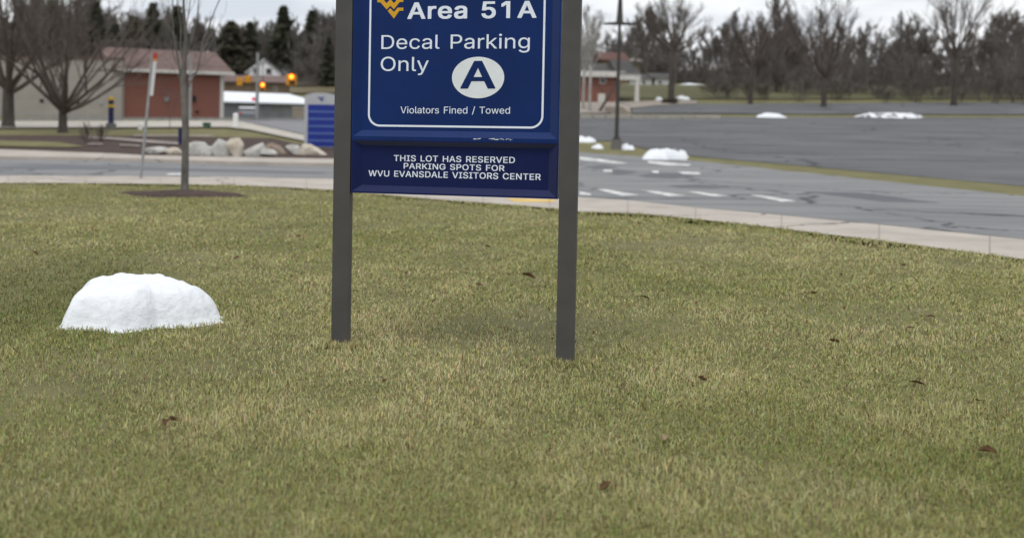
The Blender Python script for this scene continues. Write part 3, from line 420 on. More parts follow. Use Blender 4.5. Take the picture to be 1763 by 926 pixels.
d_at = 0.4
while d_at < cum[-1]:
    i = max(k for k in range(len(cum) - 1) if cum[k] <= d_at); f_ = (d_at - cum[i]) / (cum[i + 1] - cum[i])
    joint(_a[i].lerp(_a[i + 1], f_), _b[i].lerp(_b[i + 1], f_), .112, .005); d_at += 1.5
structure(jm.build('pavement_joints', M_PINKPATH))
# road markings, painted on the asphalt
mk = [[(998, 330.5), (1017, 334), (1017, 337), (998, 336)], [(1029, 327), (1046, 327.2), (1101, 336.5), (1070, 337.5)], [(1104, 328.5), (1122, 329), (1182, 337.5), (1152, 338.5)],
      [(1184, 330.5), (1200, 331), (1255, 338), (1232, 339.5)], [(1290, 336), (1310, 336.5), (1372, 347), (1346, 348)],
      [(1040, 292.5), (1054, 293.5), (1054, 297), (1038, 296)], [(1122, 294), (1134, 295), (1134, 298.5), (1124, 298)], [(1166, 296), (1204, 297), (1206, 301), (1176, 300)],
      [(1115, 278), (1128, 278.5), (1190, 284), (1186, 286), (1145, 285.5), (1116, 281)], [(998, 271), (1030, 274), (1082, 282), (1060, 282), (998, 276)],
      [(284, 301.6), (292, 299.3), (312, 299), (313, 302)]]
for q in mk: structure(drape('road_marking', q, M_PAINT, .008, n=1))
for p in [[(0, 286), (120, 284), (240, 287), (400, 292), (560, 297), (560, 300), (400, 297), (200, 293), (0, 291)]]:
    structure(drape('road_patch', p, mat('patch_asphalt', (.125, .13, .14), .8, .15, 1, stretch=(.3, 2, 1)), .008, n=2))
M_WET = mat('damp_asphalt', (.060, .064, .070), .55, .3, .8, detail=9, stretch=(.4, 1.6, 1))
for p in [[(1040, 296), (1062, 292), (1100, 296), (1085, 300), (1060, 302)], [(1096, 302), (1130, 298), (1175, 299), (1200, 304), (1160, 308), (1110, 306)], [(1150, 320), (1200, 318), (1260, 322), (1230, 325), (1170, 324)],
          [(1002, 288), (1040, 285), (1066, 289), (1030, 292)], [(1380, 330), (1480, 332), (1620, 350), (1520, 348)]]:
    structure(drape('road_patch', p, M_WET, .006, n=4))
# yellow tactile pad let into the pavement corner
tp = [plane_hit(a, b, .112) for a, b in [(872, 341), (958, 343.5), (952, 347.5), (885, 347)]]
structure(MB().add([tuple(p) for p in tp] + [(p.x, p.y, .09) for p in tp], [(0, 1, 2, 3), (0, 4, 5, 1), (1, 5, 6, 2), (2, 6, 7, 3), (3, 7, 4, 0)]).build('tactile_pad', M_YELLOW))
# left: mulch bed, grass patch, pale paths, upper drive
structure(drape('mulch_bed', [(-160, 258.5), (0, 259.5), (200, 267), (250, 270), (480, 274.5), (600, 277), (600, 262), (545, 255), (500, 247), (470, 240), (380, 238), (230, 236), (100, 235), (0, 235), (-160, 235)], M_MULCH, .03))
structure(drape('grass_patch', [(-160, 244.5), (0, 245), (100, 248), (150, 256), (100, 257), (0, 255), (-160, 253)], M_SOIL, .06))
for q in [[(152, 238.5), (205, 241), (308, 249), (308, 252.5), (250, 249), (190, 243.5), (152, 241.5)], [(206, 252.5), (241, 254), (241, 256), (206, 254.5)], [(150, 250.5), (177, 251), (177, 253), (150, 252.5)],
          [(230, 236), (360, 236), (372, 238), (230, 238)]]:
    structure(drape('path', q, M_PINKPATH, .07, n=2))
structure(drape('concrete_drive', [(-160, 211), (0, 211.5), (230, 211), (405, 210.5), (430, 215), (525, 236), (640, 258), (640, 266), (525, 246), (430, 226), (390, 221.5), (230, 222), (0, 223), (-160, 223)], M_CONC2, .06))
structure(drape('upper_road', [(402, 210), (525, 208.5), (640, 208.5), (640, 256), (525, 234.5), (430, 214)], mat('upper_asphalt', (.20, .20, .21), .9, .12, .5), .06))
structure(drape('upper_lot', [(386, 209), (525, 207), (640, 207), (640, 184), (525, 182.5), (386, 176)], mat('upper_lot_asphalt', (.125, .128, .135), .9, .15, .4), .03, n=4))
# right: parking lot, far lot, path, lawns
structure(drape('parking_lot', [(905, 234), (1000, 243), (1052, 244), (1090, 253), (1130, 261), (1200, 270.5), (1300, 279), (1500, 297), (1763, 321), (1950, 340), (1950, 206), (1763, 204), (1200, 203), (905, 203)], M_LOT, .010, n=3))
structure(drape('far_lot', [(1088, 197), (1200, 197.5), (1763, 199), (1950, 200), (1950, 178), (1763, 178), (1200, 181), (1130, 184), (1090, 188)], M_LOT, .020, n=3))
structure(drape('access_path', [(905, 198), (1086, 197), (1086, 189), (1130, 184), (1200, 181), (1200, 176), (1150, 175), (1090, 178), (905, 180)], M_TANPATH, .06, n=3))
structure(drape('far_lawn', [(1060, 172), (1200, 172), (1763, 172), (1950, 172), (1950, 147), (1200, 148), (1060, 148)], M_FARLAWN, .015, step=4, n=3))
structure(drape('hillside', [(-220, 164), (380, 164), (600, 163), (1000, 160), (1000, 150), (600, 152), (-220, 152)], M_DRYGRASS, .08, step=4, n=3))
structure(drape('woodland_floor', [(-120, 124), (-60, 150), (30, 150), (150, 150), (260, 420), (-260, 420)], M_LITTER, .12, step=6, world=True, n=6))
# ------------------------------------------------------------------ the parking sign
_c, _s = math.cos, math.sin
SIGN_R = Matrix(((0.95327474, 0.3020981, -0.00200154), (-0.30205963, 0.95322599, 0.01096314), (0.00521987, -0.0098463, 0.9999379)))
SIGN_T = Vector((0.564380, 6.303003, 0.0))
SIGN_I = SIGN_R.transposed(); SIGN_N = SIGN_R @ Vector((0, 1, 0))
def on_sign(px, py, off):
    d = ray(px, py); t = ((SIGN_T - EYE).dot(SIGN_N) + off) / d.dot(SIGN_N)
    q = SIGN_I @ (EYE + d * t - SIGN_T); return q.x, q.z
D = .03
def lettering(name, s, p0, p1, ptop, m, parent, weight='r', y=D, proud=.0012):
    """raised vinyl letters between two baseline points measured on the sign face"""
    x0, z0 = on_sign(*p0, y); x1, z1 = on_sign(*p1, y); _, zt = on_sign(*ptop, y)
    vs_, fs = [], []; pen = 0
    G = GLYPHS[weight]
    for ch in s:
        if ch == ' ': pen += 270; continue
        adv, loops = G[ch]
        cu = bpy.data.curves.new('glyph', 'CURVE'); cu.dimensions = '2D'; cu.fill_mode = 'BOTH'; cu.extrude = 1.0
        for lp in loops:
            sp = cu.splines.new('POLY'); sp.points.add(len(lp) - 1); sp.use_cyclic_u = True
            for q, (gx_, gy_) in zip(sp.points, lp): q.co = (gx_ + pen, gy_, 0, 1)
        o = bpy.data.objects.new('glyph', cu); me = bpy.data.meshes.new_from_object(o)
        n0 = len(vs_); vs_ += [v.co.copy() for v in me.vertices]; fs += [tuple(i + n0 for i in p.vertices) for p in me.polygons]
        bpy.data.objects.remove(o); bpy.data.curves.remove(cu); bpy.data.meshes.remove(me)
        pen += adv
    xa = min(v.x for v in vs_); xb = max(v.x for v in vs_)
    cap = 509 + {'r': 0, 's': 14, 'b': 24}[weight]; sx = (x1 - x0) / (xb - xa); sz = (zt - z0) / cap
    vv = []
    for v in vs_:
        t = (v.x - xa) / (xb - xa)
        vv.append((x0 + (v.x - xa) * sx, y - proud * v.z, z0 + (z1 - z0) * t + v.y * sz))
    me = bpy.data.meshes.new(name); me.from_pydata(vv, [], fs)
    return link(name, me, m, parent)
def flat_shape(name, pxs, m, parent, y=D, proud=.0014, R=None):
    pl = [on_sign(a, b, y) for a, b in pxs]
    return MB().prism(pl, y - proud, y + .002).build(name, m, parent)
sg = bpy.data.objects.new('parking_sign', None); C.objects.link(sg)
sg.matrix_world = Matrix.Translation(SIGN_T) @ SIGN_R.to_4x4()
tag(sg, 'large navy parking sign between two dark grey posts on the lawn, lettered Area 51A', 'sign')
for x0, x1 in ((-.6787, -.5800), (.5812, .6752)):
    MB().box(x0, x1, 0, .060, -.4, 2.36).build('post', M_POST, sg, bevel=.003)
TOPZ = 2.28
def tray(name, m, outer, lip, inner, label):
    def loop(r, y): x, z0, z1 = r; return [(-x, y, z0), (x, y, z0), (x, y, z1), (-x, y, z1)]
    vs_ = loop(outer, .056) + loop(outer, .0) + loop(lip, .0) + loop(inner, D)
    fs = [(3, 2, 1, 0)]
    for k in range(3):
        for i in range(4): a, b = k * 4 + i, k * 4 + (i + 1) % 4; fs.append((a, b, b + 4, a + 4))
    fs.append((12, 13, 14, 15))
    o = MB().add(vs_, fs).build(name, m, sg)
    o['label'] = label
    return o
up = tray('upper_panel', M_BLUE, (.575, 1.2735, TOPZ), (.5665, 1.2926, TOPZ - .02), (.5235, 1.3270, TOPZ - .055), 'navy upper panel with white rounded border')
lo = tray('lower_panel', M_BLUE2, (.575, .9757, 1.2733), (.5665, .9850, 1.2660), (.5205, 1.0196, 1.2420), 'darker navy lower panel with three lines of white capitals')
# rounded white border line on the upper panel
def rrect(x0, x1, z0, z1, r, n=10):
    p = []
    for cx_, cz_, a0 in ((x1 - r, z0 + r, -90), (x1 - r, z1 - r, 0), (x0 + r, z1 - r, 90), (x0 + r, z0 + r, 180)):
        for i in range(n + 1):
            a = math.radians(a0 + 90 * i / n); p.append((cx_ + r * math.cos(a), cz_ + r * math.sin(a)))
    return p
bl = [on_sign(636.6, 100, D)[0], on_sign(935.9, 100, D)[0], on_sign(780, 218.2, D)[1]]
h_ = .0053
oo = rrect(bl[0] - h_, bl[1] + h_, bl[2] - h_, 2.20, .068); ii = rrect(bl[0] + h_, bl[1] - h_, bl[2] + h_, 2.20 - 2 * h_, .058)
nb = len(oo)
vs_ = [(x, D - .0012, z) for x, z in oo] + [(x, D - .0012, z) for x, z in ii] + [(x, D + .002, z) for x, z in oo] + [(x, D + .002, z) for x, z in ii]
fs = []
for i in range(nb):
    j = (i + 1) % nb
    fs += [(i, j, j + nb, i + nb), (i, i + 2 * nb, j + 2 * nb, j), (i + nb, j + nb, j + 3 * nb, i + 3 * nb)]
MB().add(vs_, fs).build('border_line', M_LETTER, up)
lettering('area_number', 'Area 51A', (701.5, 33.3), (923.5, 31.3), (815, 2.7), M_LETTER, up, weight='b')
lettering('lettering', 'Decal Parking', (656.5, 84.9), (912, 83.7), (740, 60.3), M_LETTER, up)
lettering('lettering', 'Only', (655.5, 122.5), (738, 123), (672, 98.3), M_LETTER, up)
lettering('lettering', 'Violators Fined / Towed', (689.5, 195.4), (878, 196.2), (780, 184.6), M_LETTER, up)
ex0, _z = on_sign(778.3, 134, D); ex1, _z = on_sign(868.2, 134, D); _x, ez1 = on_sign(823, 98.3, D); _x, ez0 = on_sign(823, 169.6, D)
bd = MB().prism([((ex0 + ex1) / 2 + (ex1 - ex0) / 2 * math.cos(a * PI / 32), (ez0 + ez1) / 2 + (ez1 - ez0) / 2 * math.sin(a * PI / 32)) for a in range(64)], D - .0014, D + .002).build('badge', M_BADGE, up)
lettering('badge_letter', 'A', (793, 153), (852.6, 153), (822, 105.3), M_BLUE, bd, weight='b', proud=.0026)
k_ = 70 / 1543
Wp = [(215, -60), (215, 102), (335, 104), (570, 375), (710, 232), (845, 365), (1065, 92), (1200, 92), (1200, -60), (1010, -60), (845, 140), (712, -25), (567, 140), (395, -60)]
Vp = [(610, 425), (705, 328), (848, 475), (985, 305), (1200, 305), (1200, 420), (1045, 425), (845, 720)]
em = flat_shape('emblem', [(640 + a * k_, b * k_) for a, b in Wp], M_GOLD, up)
flat_shape('emblem_chevron', [(640 + a * k_, b * k_) for a, b in Vp], M_GOLD, em)
lettering('lettering', 'THIS LOT HAS RESERVED', (678, 277.4), (886.5, 281.1), (782, 269.4), M_LETTER, lo, weight='s')
lettering('lettering', 'PARKING SPOTS FOR', (695, 290.7), (868.5, 294.9), (782, 282.9), M_LETTER, lo, weight='s')
lettering('lettering', 'WVU EVANSDALE VISITORS CENTER', (634.5, 303.3), (931, 310.2), (782, 296.9), M_LETTER, lo, weight='s')
# chipped paint on the ledge
rnd = random.Random(5)
cm = MB()
for a, b, n in ((816, 829, 5), (842, 884, 12)):
    for i in range(n):
        x_ = a + (b - a) * (i + rnd.random() * .6) / n; y_ = 238.6 + (x_ - 816) * .0185 + rnd.uniform(-.7, .7)
        X, Z = on_sign(x_, y_ + .6, 0); wd = rnd.uniform(.003, .009); hh = rnd.uniform(.0012, .003)
        cm.add([(X - wd, -.001, Z - hh), (X + wd * .6, -.001, Z - hh * .7), (X + wd, -.001, Z + hh), (X - wd * .5, -.001, Z + hh * .8)], [(0, 1, 2, 3)])
cm.build('paint_chip', M_BADGE, up)
# ------------------------------------------------------------------ trees
def rot_about(d, ax, a): return Matrix.Rotation(a, 3, ax) @ d
def perp(d, rng):
    v = Vector((rng.uniform(-1, 1), rng.uniform(-1, 1), rng.uniform(-1, 1)))
    p = d.cross(v); return p.normalized() if p.length > 1e-4 else Vector((1, 0, 0))
def grow(rng, out, p, d, L, r, depth, kids, ang=(.35, .8), up=.12, wob=.10, ratio=(.45, .72), start=.3, nseg=6, rmin=.004):
    pts = [p.copy()]; rad = [r]
    dd = d.copy()
    for i in range(nseg):
        dd = (dd + perp(dd, rng) * wob * rng.uniform(.2, 1) + Vector((0, 0, up / nseg * 2))).normalized()
        pts.append(pts[-1] + dd * L / nseg); rad.append(max(rmin, r * (1 - .78 * (i + 1) / nseg)))
    out.append((pts, rad, depth))
    if depth == 0: return
    n = rng.randint(*kids)
    for k in range(n):
        t = start + (1 - start) * (k + rng.random()) / n
        f = t * nseg; i = min(int(f), nseg - 1); q = pts[i].lerp(pts[i + 1], f - i)
        base = (pts[i + 1] - pts[i]).normalized()
        nd = rot_about(base, perp(base, rng), rng.uniform(*ang))
        grow(rng, out, q, nd, L * rng.uniform(*ratio) * (1.15 - .5 * t), max(rmin, rad[i] * .6), depth - 1, kids, ang, up, wob * 1.2, ratio, .2, max(3, nseg - 1), rmin)
def tubes(out, big=7, small=3, lim=.03):
    mb = MB()
    for pts, rad, dep in out: mb.tube(pts, rad, big if rad[0] > lim else small, cap=False)
    return mb
def bare_tree(name, label, loc, seed, trunk_h, r, limbs, limb_len, fan, depth=2, kids=(5, 8), bark=None, group=None, lean=(0, 0), up=.15, rmin=.006, leader=True, ang=(.3, .75)):
    rng = random.Random(seed)
    t = thing(name, label, 'tree', loc, 0, group)
    top = Vector((lean[0], lean[1], trunk_h))
    MB().tube([(0, 0, -.3), (0, 0, 0), top * .12 + Vector((0, 0, 0)), top * .5, top * 1.0], [r * 1.5, r * 1.35, r * 1.05, r * .95, r * .85], 12, cap=True).build('trunk', bark or M_BARK, t, smooth=True)
    out = []
    for k in range(limbs):
        a = 2 * PI * k / limbs * 2.4 + rng.uniform(-.3, .3); tilt = fan[0] + (fan[1] - fan[0]) * ((k + .5) / limbs) ** .8
        d = Vector((math.sin(tilt) * math.cos(a), math.sin(tilt) * math.sin(a), math.cos(tilt)))
        z = rng.uniform(.80, 1.0)
        grow(rng, out, top * z, d, limb_len * rng.uniform(.8, 1.15), r * rng.uniform(.32, .5), depth, kids, ang=ang, up=up, rmin=rmin)
    tubes(out).build('crown', M_TWIG if not bark else bark, t)
    return t
g = ground(108, 229)
bare_tree('vase_shaped_tree', 'bare spreading tree with short thick trunk fanning into many limbs before the pale wall', g, 11, 1.05, .21, 20, 5.6, (.10, 1.38), 3, (3, 5), up=.24, rmin=.0055, ang=(.3, .85))
g = ground(14, 221.5)
bare_tree('bare_tree', 'thick dark bare trunk at the left edge of the photo, forking high', g, 4, 2.0, .31, 12, 6.0, (.05, 1.3), 3, (4, 5), up=.2, rmin=.007)
# slender young tree on the near lawn: every limb read from the photograph, real thickness
Yt = ground(317, 333.5).y
def limb(pxs, r0_, r1_, dy=0.0):
    n = len(pxs); pts = [at(a, b, Yt + dy * i / n) for i, (a, b) in enumerate(pxs)]
    return pts, [r0_ + (r1_ - r0_) * i / (n - 1) for i in range(n)]
base = ground(317, 333.5)
yt = thing('slender_tree', 'slender young bare tree with grey trunk in a mulch ring on the near lawn', 'tree', base)
tr = [([p - base for p in a], b) for a, b in [limb([(316.5, 338), (317, 331), (318, 318), (319, 270), (319.5, 220), (317, 170), (316, 128), (317, 98), (320, 70), (318, 40), (316, 5), (318, -60), (320, -140)], .066, .012)]]
tr[0][1][0] = .085; tr[0][1][1] = .075; tr[0][1][2] = .064; tr[0][1][3:8] = [.060, .057, .055, .050, .042]
MB().tube(*tr[0], n=12).build('trunk', M_BARKGREY, yt, smooth=True)
rng = random.Random(21); lim = []
for pxs, a, b, dy in [([(314, 150), (308, 110), (301, 70), (297, 30), (298, -40)], .026, .008, .3), ([(317, 118), (311, 80), (312, 45), (306, 10), (303, -40)], .022, .008, -.3),
                      ([(319, 165), (330, 138), (341, 120), (350, 70), (372, 14), (392, -30)], .022, .008, .2), ([(318, 105), (330, 70), (340, 30), (345, -30)], .020, .008, -.4),
                      ([(319, 140), (333, 128), (352, 112), (372, 90)], .012, .004, .5), ([(315, 130), (300, 100), (291, 62), (281, 20)], .012, .005, -.2), ([(318, 60), (326, 20), (330, -30)], .016, .006, 0),
                      ([(341, 120), (344, 100), (362, 60), (371, 30)], .010, .004, .1), ([(301, 70), (296, 52), (282, 38)], .009, .004, .1)]:
    p, r_ = limb(pxs, a, b, dy); p = [q - base for q in p]; lim.append((p, r_, 1))
    for k in range(4):
        i = rng.randint(1, len(p) - 1); d = (p[i] - p[i - 1]).normalized()
        grow(rng, lim, p[i - 1].lerp(p[i], rng.random()), rot_about(d, perp(d, rng), rng.uniform(.2, .6)), rng.uniform(.25, .6), .006, 1, (1, 3), rmin=.0028)
tubes(lim).build('crown', M_BARKGREY, yt)
# mulch ring: a low ragged mound
def mound(name, cx_, cy_, rx, ry, hgt, m, seed, flat=2.0, rag=.18, n=36, rings=9, amp=.06, z0=None):
    vs_ = []; fs = []
    zc = height(cx_, cy_) if z0 is None else z0
    for j in range(rings + 1):
        for i in range(n):
            a = 2 * PI * i / n; t = j / rings
            k = 1 + rag * mnoise.noise(Vector((math.cos(a) * 1.7 + seed, math.sin(a) * 1.7, seed * .7))) + rag * .5 * mnoise.noise(Vector((math.cos(a) * 5 + seed, math.sin(a) * 5, seed)))
            x = rx * t * k * math.cos(a); y = ry * t * k * math.sin(a)
            prof = 1 - t ** flat if flat < 6 else .90 * (1 - min(1, t / .93) ** flat) * (.80 + .20 * (1 - t * t)) + .10 * (1 - t ** 3)
            z = hgt * prof * (1 + (.5 if flat < 3 else .28) * mnoise.noise(Vector((x / rx * 1.5, y / ry * 1.5, seed)))) + amp * hgt * mnoise.noise(Vector((x * 9 / rx, y * 9 / ry, seed + 3)))
            gz = height(cx_ + x, cy_ + y) - zc
            vs_.append((x, y, max(z, -.02) * (1 if t < 1 else 0) + gz - (.04 if t == 1 else 0)))
    for j in range(rings):
        for i in range(n):
            fs.append((j * n + i, j * n + (i + 1) % n, (j + 1) * n + (i + 1) % n, (j + 1) * n + i))
    return MB().add(vs_, fs).build(name, m, None, smooth=True, loc=(cx_, cy_, zc))
gm_ = ground(314, 336)
structure(mound('mulch_ring', gm_.x - .02, gm_.y + .05, 1.0, .62, .07, M_MULCH, 3.3, rag=.35))
# snow heaps
g0 = ground(240, 548); sc = g0.y / FPX
sp = mound('snow_pile', g0.x, g0.y, 141 * sc, .47, 69 * sc, M_SNOW, 5.2, flat=9, rag=.30, n=96, rings=40, amp=.06)
tag(sp, 'clean white melting snow heap on the near lawn', 'snow')
def snow(px0, px1, ytop, ybot, label, m=None, seed=1):
    a = ground((px0 + px1) / 2, ybot - 1); s_ = a.y / FPX
    ry = max(.35, .3 * (px1 - px0) * s_)
    o = mound('snow_pile', a.x, a.y + ry * .6, (px1 - px0) / 2 * s_, ry, (ybot - ytop - .5) * s_ * .74, m or M_SNOW, seed, flat=2.8, rag=.5, n=32, rings=10, amp=.30)
    return tag(o, label, 'snow', 'snow heaps by the road')
snow(985, 1026, 235, 246, 'low snow strip along the lot edge next to the sign post', seed=2)
snow(1022, 1041, 249, 257.5, 'small round snow lump on grass left of the lamp post base', seed=3)
snow(1069, 1092, 247.5, 259, 'snow lump just right of the lamp post base', seed=4)
snow(1100, 1180, 254, 276, 'largest roadside snow heap right of the lamp post', seed=5)
snow(1148, 1188, 255.5, 273, 'dirty grey snow heap behind the largest roadside heap', M_DIRTYSNOW, 6)
snow(1166, 1188, 165, 173, 'snow patch right of the bushes at the far tree', seed=7)
snow(1130, 1142, 167.5, 174, 'snow patch left of the bushes at the far tree', seed=8)
# conifers
def conifer_mesh(rng, h, w, dens=1.0, pw=.85):
    """whorls of drooping boughs, each a spray of small needle clumps"""
    v, f = [], []
    nw = int(22 * dens)
    for q in range(nw):
        t = (q + rng.random()) / nw; z0_ = h * (.06 + .93 * t)
        reach = w * ((1 - t) ** pw) * rng.uniform(.6, 1.15) + .06 * w
        for b_ in range(rng.randint(5, 8)):
            a = rng.uniform(0, 2 * PI); ca, sa = math.cos(a), math.sin(a); R_ = reach * rng.uniform(.6, 1.1)
            for k in range(int(7 + 5 * dens)):
                s = rng.random() ** .7; x, y = ca * R_ * s, sa * R_ * s; z = z0_ - R_ * s * rng.uniform(.05, .4) + rng.uniform(-.02, .03) * h
                L_ = w * rng.uniform(.08, .20); e = rng.uniform(0, 2 * PI); ex_, ey_ = math.cos(e) * L_, math.sin(e) * L_; i = len(v)
                v += [(x - ex_, y - ey_, z + rng.uniform(-.5, .3) * L_), (x + ey_ * .45, y - ex_ * .45, z - .1 * L_), (x + ex_, y + ey_, z + rng.uniform(-.7, .3) * L_), (x - ey_ * .45, y + ex_ * .45, z + .35 * L_)]
                f.append((i, i + 1, i + 2, i + 3))
    return v, f
def conifer(px, ytop, pbase, Y, halfw, label, seed, m=None, dens=1.0):
    rng = random.Random(seed)
    tp_ = at(px, ytop, Y); gz = height(tp_.x, tp_.y); h = tp_.z - gz
    t = thing('evergreen_tree', label, 'tree', (tp_.x, tp_.y, gz), 0, 'evergreens behind the buildings')
    MB().tube([(0, 0, -.4), (0, 0, h * .5), (0, 0, h * .97)], [h * .022, h * .014, .02], 7).build('trunk', M_BARK, t)
    v, f = conifer_mesh(rng, h, halfw * Y / FPX * 1.15, dens, .62 if 'round' in label or 'broad' in label else .95)
    MB().add(v, f).build('crown', m or M_NEEDLE, t)
for i, a in enumerate([(88, 4, 130, 140, 44, 'broad dark evergreen behind the spreading bare tree'), (166, 6, 130, 150, 42, 'tall dark evergreen right of the spreading bare tree'),
          (264, 6, 120, 170, 38, 'pointed evergreen above the brick building, left of the slender tree'), (228, 26, 120, 165, 30, 'rounder evergreen above the left end of the brown roof'),
          (306, 10, 120, 175, 38, 'dark evergreen seen behind the fork of the slender tree'), (346, 58, 120, 150, 22, 'olive evergreen above the right half of the brown roof'),
          (398, 36, 120, 190, 38, 'rounded evergreen above the white house, nearest to the brick building'), (430, 40, 120, 200, 34, 'short dark evergreen directly above the white house gable'),
          (488, 11, 120, 195, 40, 'tallest pointed evergreen right above the white house'), (537, 22, 120, 190, 40, 'dark evergreen with pointed top, nearest to the left sign post'),
          (566, 62, 140, 150, 22, 'low evergreen at the foot of the hill beside the left sign post'), (196, 40, 120, 160, 34, 'dark evergreen between the two tall ones on the left')]):
    conifer(*a, seed=40 + i, m=M_NEEDLE2 if i in (3, 5, 6) else M_NEEDLE, dens=1.35)
# the far wood, one mass: bare trees and undergrowth
def proto(seed, h, con=False):
    rng = random.Random(seed); mb = MB()
    if con:
        v, f = conifer_mesh(rng, h, h * .24, .8); mb.add(v, f); return np.array(mb.v), mb.f
    out = []
    grow(rng, out, Vector((0, 0, 0)), Vector((0, 0, 1)), h * .75, h * .017, 3, (5, 7), ang=(.3, .8), up=.22, wob=.12, ratio=(.42, .62), start=.28, nseg=5, rmin=.038)
    for pts, rad, dep in out: mb.tube(pts, rad, 3, cap=False)
    return np.array(mb.v), mb.f
protos = [proto(100 + k, 10.0) for k in range(4)]
cprotos = [proto(200 + k, 10.0, True) for k in range(2)]
def shrub(seed):
    rng = random.Random(seed); mb = MB(); out = []
    for k in range(9):
        a = rng.uniform(0, 6.28); tl = rng.uniform(.1, .9)
        grow(rng, out, Vector((rng.uniform(-.3, .3), rng.uniform(-.3, .3), 0)), Vector((math.sin(tl) * math.cos(a), math.sin(tl) * math.sin(a), math.cos(tl))), rng.uniform(1.2, 2.2), .03, 2, (4, 6), rmin=.014, nseg=4)
    for pts, rad, dep in out: mb.tube(pts, rad, 3, cap=False)
    return np.array(mb.v), mb.f
sprotos = [shrub(300), shrub(301)]
def merged(name, items, m):
    V, F3, F4 = [], [], []; n0 = 0
    for (pv, pf), (x, y, z, s, sz, a) in items:
        c_, s_ = math.cos(a), math.sin(a)
        q = np.stack([(pv[:, 0] * c_ - pv[:, 1] * s_) * s + x, (pv[:, 0] * s_ + pv[:, 1] * c_) * s + y, pv[:, 2] * sz + z], 1)
        V.append(q); F4.append(np.array([f for f in pf if len(f) == 4]) + n0); n0 += len(pv)
    V = np.concatenate(V); F4 = np.concatenate(F4)
    me = bpy.data.meshes.new(name)
    me.vertices.add(len(V)); me.vertices.foreach_set('co', V.astype(np.float32).ravel())
    me.loops.add(F4.size); me.loops.foreach_set('vertex_index', F4.astype(np.int32).ravel())
    me.polygons.add(len(F4)); me.polygons.foreach_set('loop_start', np.arange(0, F4.size, 4, dtype=np.int32)); me.polygons.foreach_set('loop_total', np.full(len(F4), 4, np.int32))
    me.update(calc_edges=True)
    return link(name, me, m)
rng = random.Random(77); it = []
many = lambda px: .72 + .55 * abs(mnoise.noise(Vector((px / 70, 3.1, .4)))) * 2
def wood(n, px0, px1, Y0, Y1, h0, h1, pr):
    for k in range(n):
        px = px0 + (px1 - px0) * (k + rng.random()) / n; Y = rng.uniform(Y0, Y1)
        x = (px - CX) / FPX * Y; h = rng.uniform(h0, h1) * min(1.45, many(px)); s_ = h / 10
        it.append((rng.choice(pr), (x, Y, height(x, Y) - .2, s_ * rng.uniform(.9, 1.25), s_, rng.uniform(0, 6.28))))
wood(170, -140, 640, 190, 250, 9, 12.5, protos)
wood(170, -140, 640, 260, 380, 8, 12, protos)
wood(40, -140, 370, 118, 160, 6, 8.5, protos)
wood(16, 500, 640, 165, 190, 7, 10, protos)
wood(130, 940, 1900, 170, 260, 6.0, 10.5, protos)
wood(120, 940, 1900, 260, 380, 6, 9, protos)
wood(46, 1100, 1900, 135, 165, 4.5, 9.0, protos)
wood(10, 560, 980, 180, 250, 7, 10, protos)
s_items = it; it = []
wood(190, -140, 640, 185, 260, 12, 26, sprotos); wood(80, -140, 370, 125, 180, 8, 16, sprotos); wood(26, 500, 640, 150, 185, 9, 18, sprotos)
wood(260, 960, 1900, 140, 260, 8, 19, sprotos)
wood(70, 1215, 1900, 98, 120, 5, 11, sprotos); wood(12, 1215, 1900, 100, 122, 4, 6.5, protos)
s_items += it
ow = merged('bare_woodland', s_items, M_WOOD); tag(ow, 'bare brown winter woodland covering the hill behind the houses', 'woodland', kind='stuff')
it = []
wood(34, -140, 600, 185, 245, 6, 9, cprotos); wood(8, 1000, 1900, 220, 280, 5, 7, cprotos)
oc = merged('evergreen_woodland', it, M_NEEDLE2); tag(oc, 'dark evergreen growth mixed through the woodland on the hill', 'woodland', kind='stuff')
# right side trees
g = ground(1155, 180)
bare_tree('bare_tree', 'large dark bare tree with fanned crown standing in the bushes beyond the parking lot', g, 8, 4.6, .235, 12, 3.2, (.12, 1.25), 3, (4, 6), up=.2, rmin=.009, ang=(.25, .7))
for px, py, sd, lb in [(1004, 190, 51, 'pale slim bare tree tight against the right sign post'), (1015, 194, 52, 'pale slim bare tree in front of the small brick house')]:
    g = ground(px, py)
    bare_tree('pale_tree', lb, g, sd, 3.2, .10, 12, 3.0, (.05, .6), 1, (6, 9), bark=M_BARKPALE, up=.3, rmin=.012, group='pale slim trees beside the lot')
g = ground(1031, 194)
bare_tree('leaning_tree', 'small dark leaning trunk on the bank left of the lamp post', g, 57, 1.3, .10, 5, 1.2, (.2, .9), 1, (4, 6), lean=(.75, 0), rmin=.01)
# bushes at the foot of the large tree
rng = random.Random(9)
for px, py, wd, lb in [(1146, 180, 15, 'small dark bush left of the large bare tree'), (1158, 181, 18, 'brown bush round the foot of the large bare tree')]:
    g = ground(px, py); v, f = [], []; s_ = g.y / FPX
    out = []
    for k in range(70):
        a = rng.uniform(0, 6.28); tl = rng.uniform(0, 1.3)
        grow(rng, out, Vector((rng.uniform(-.3, .3) * wd * s_, rng.uniform(-.3, .3) * wd * s_, 0)), Vector((math.sin(tl) * math.cos(a), math.sin(tl) * math.sin(a), math.cos(tl))), rng.uniform(.3, .6) * wd * s_, .012, 1, (4, 6), rmin=.008, nseg=3)
    o = tubes(out).build('bush', M_LITTER, None, loc=tuple(g)); tag(o, lb, 'bush', 'bushes beyond the parking lot')
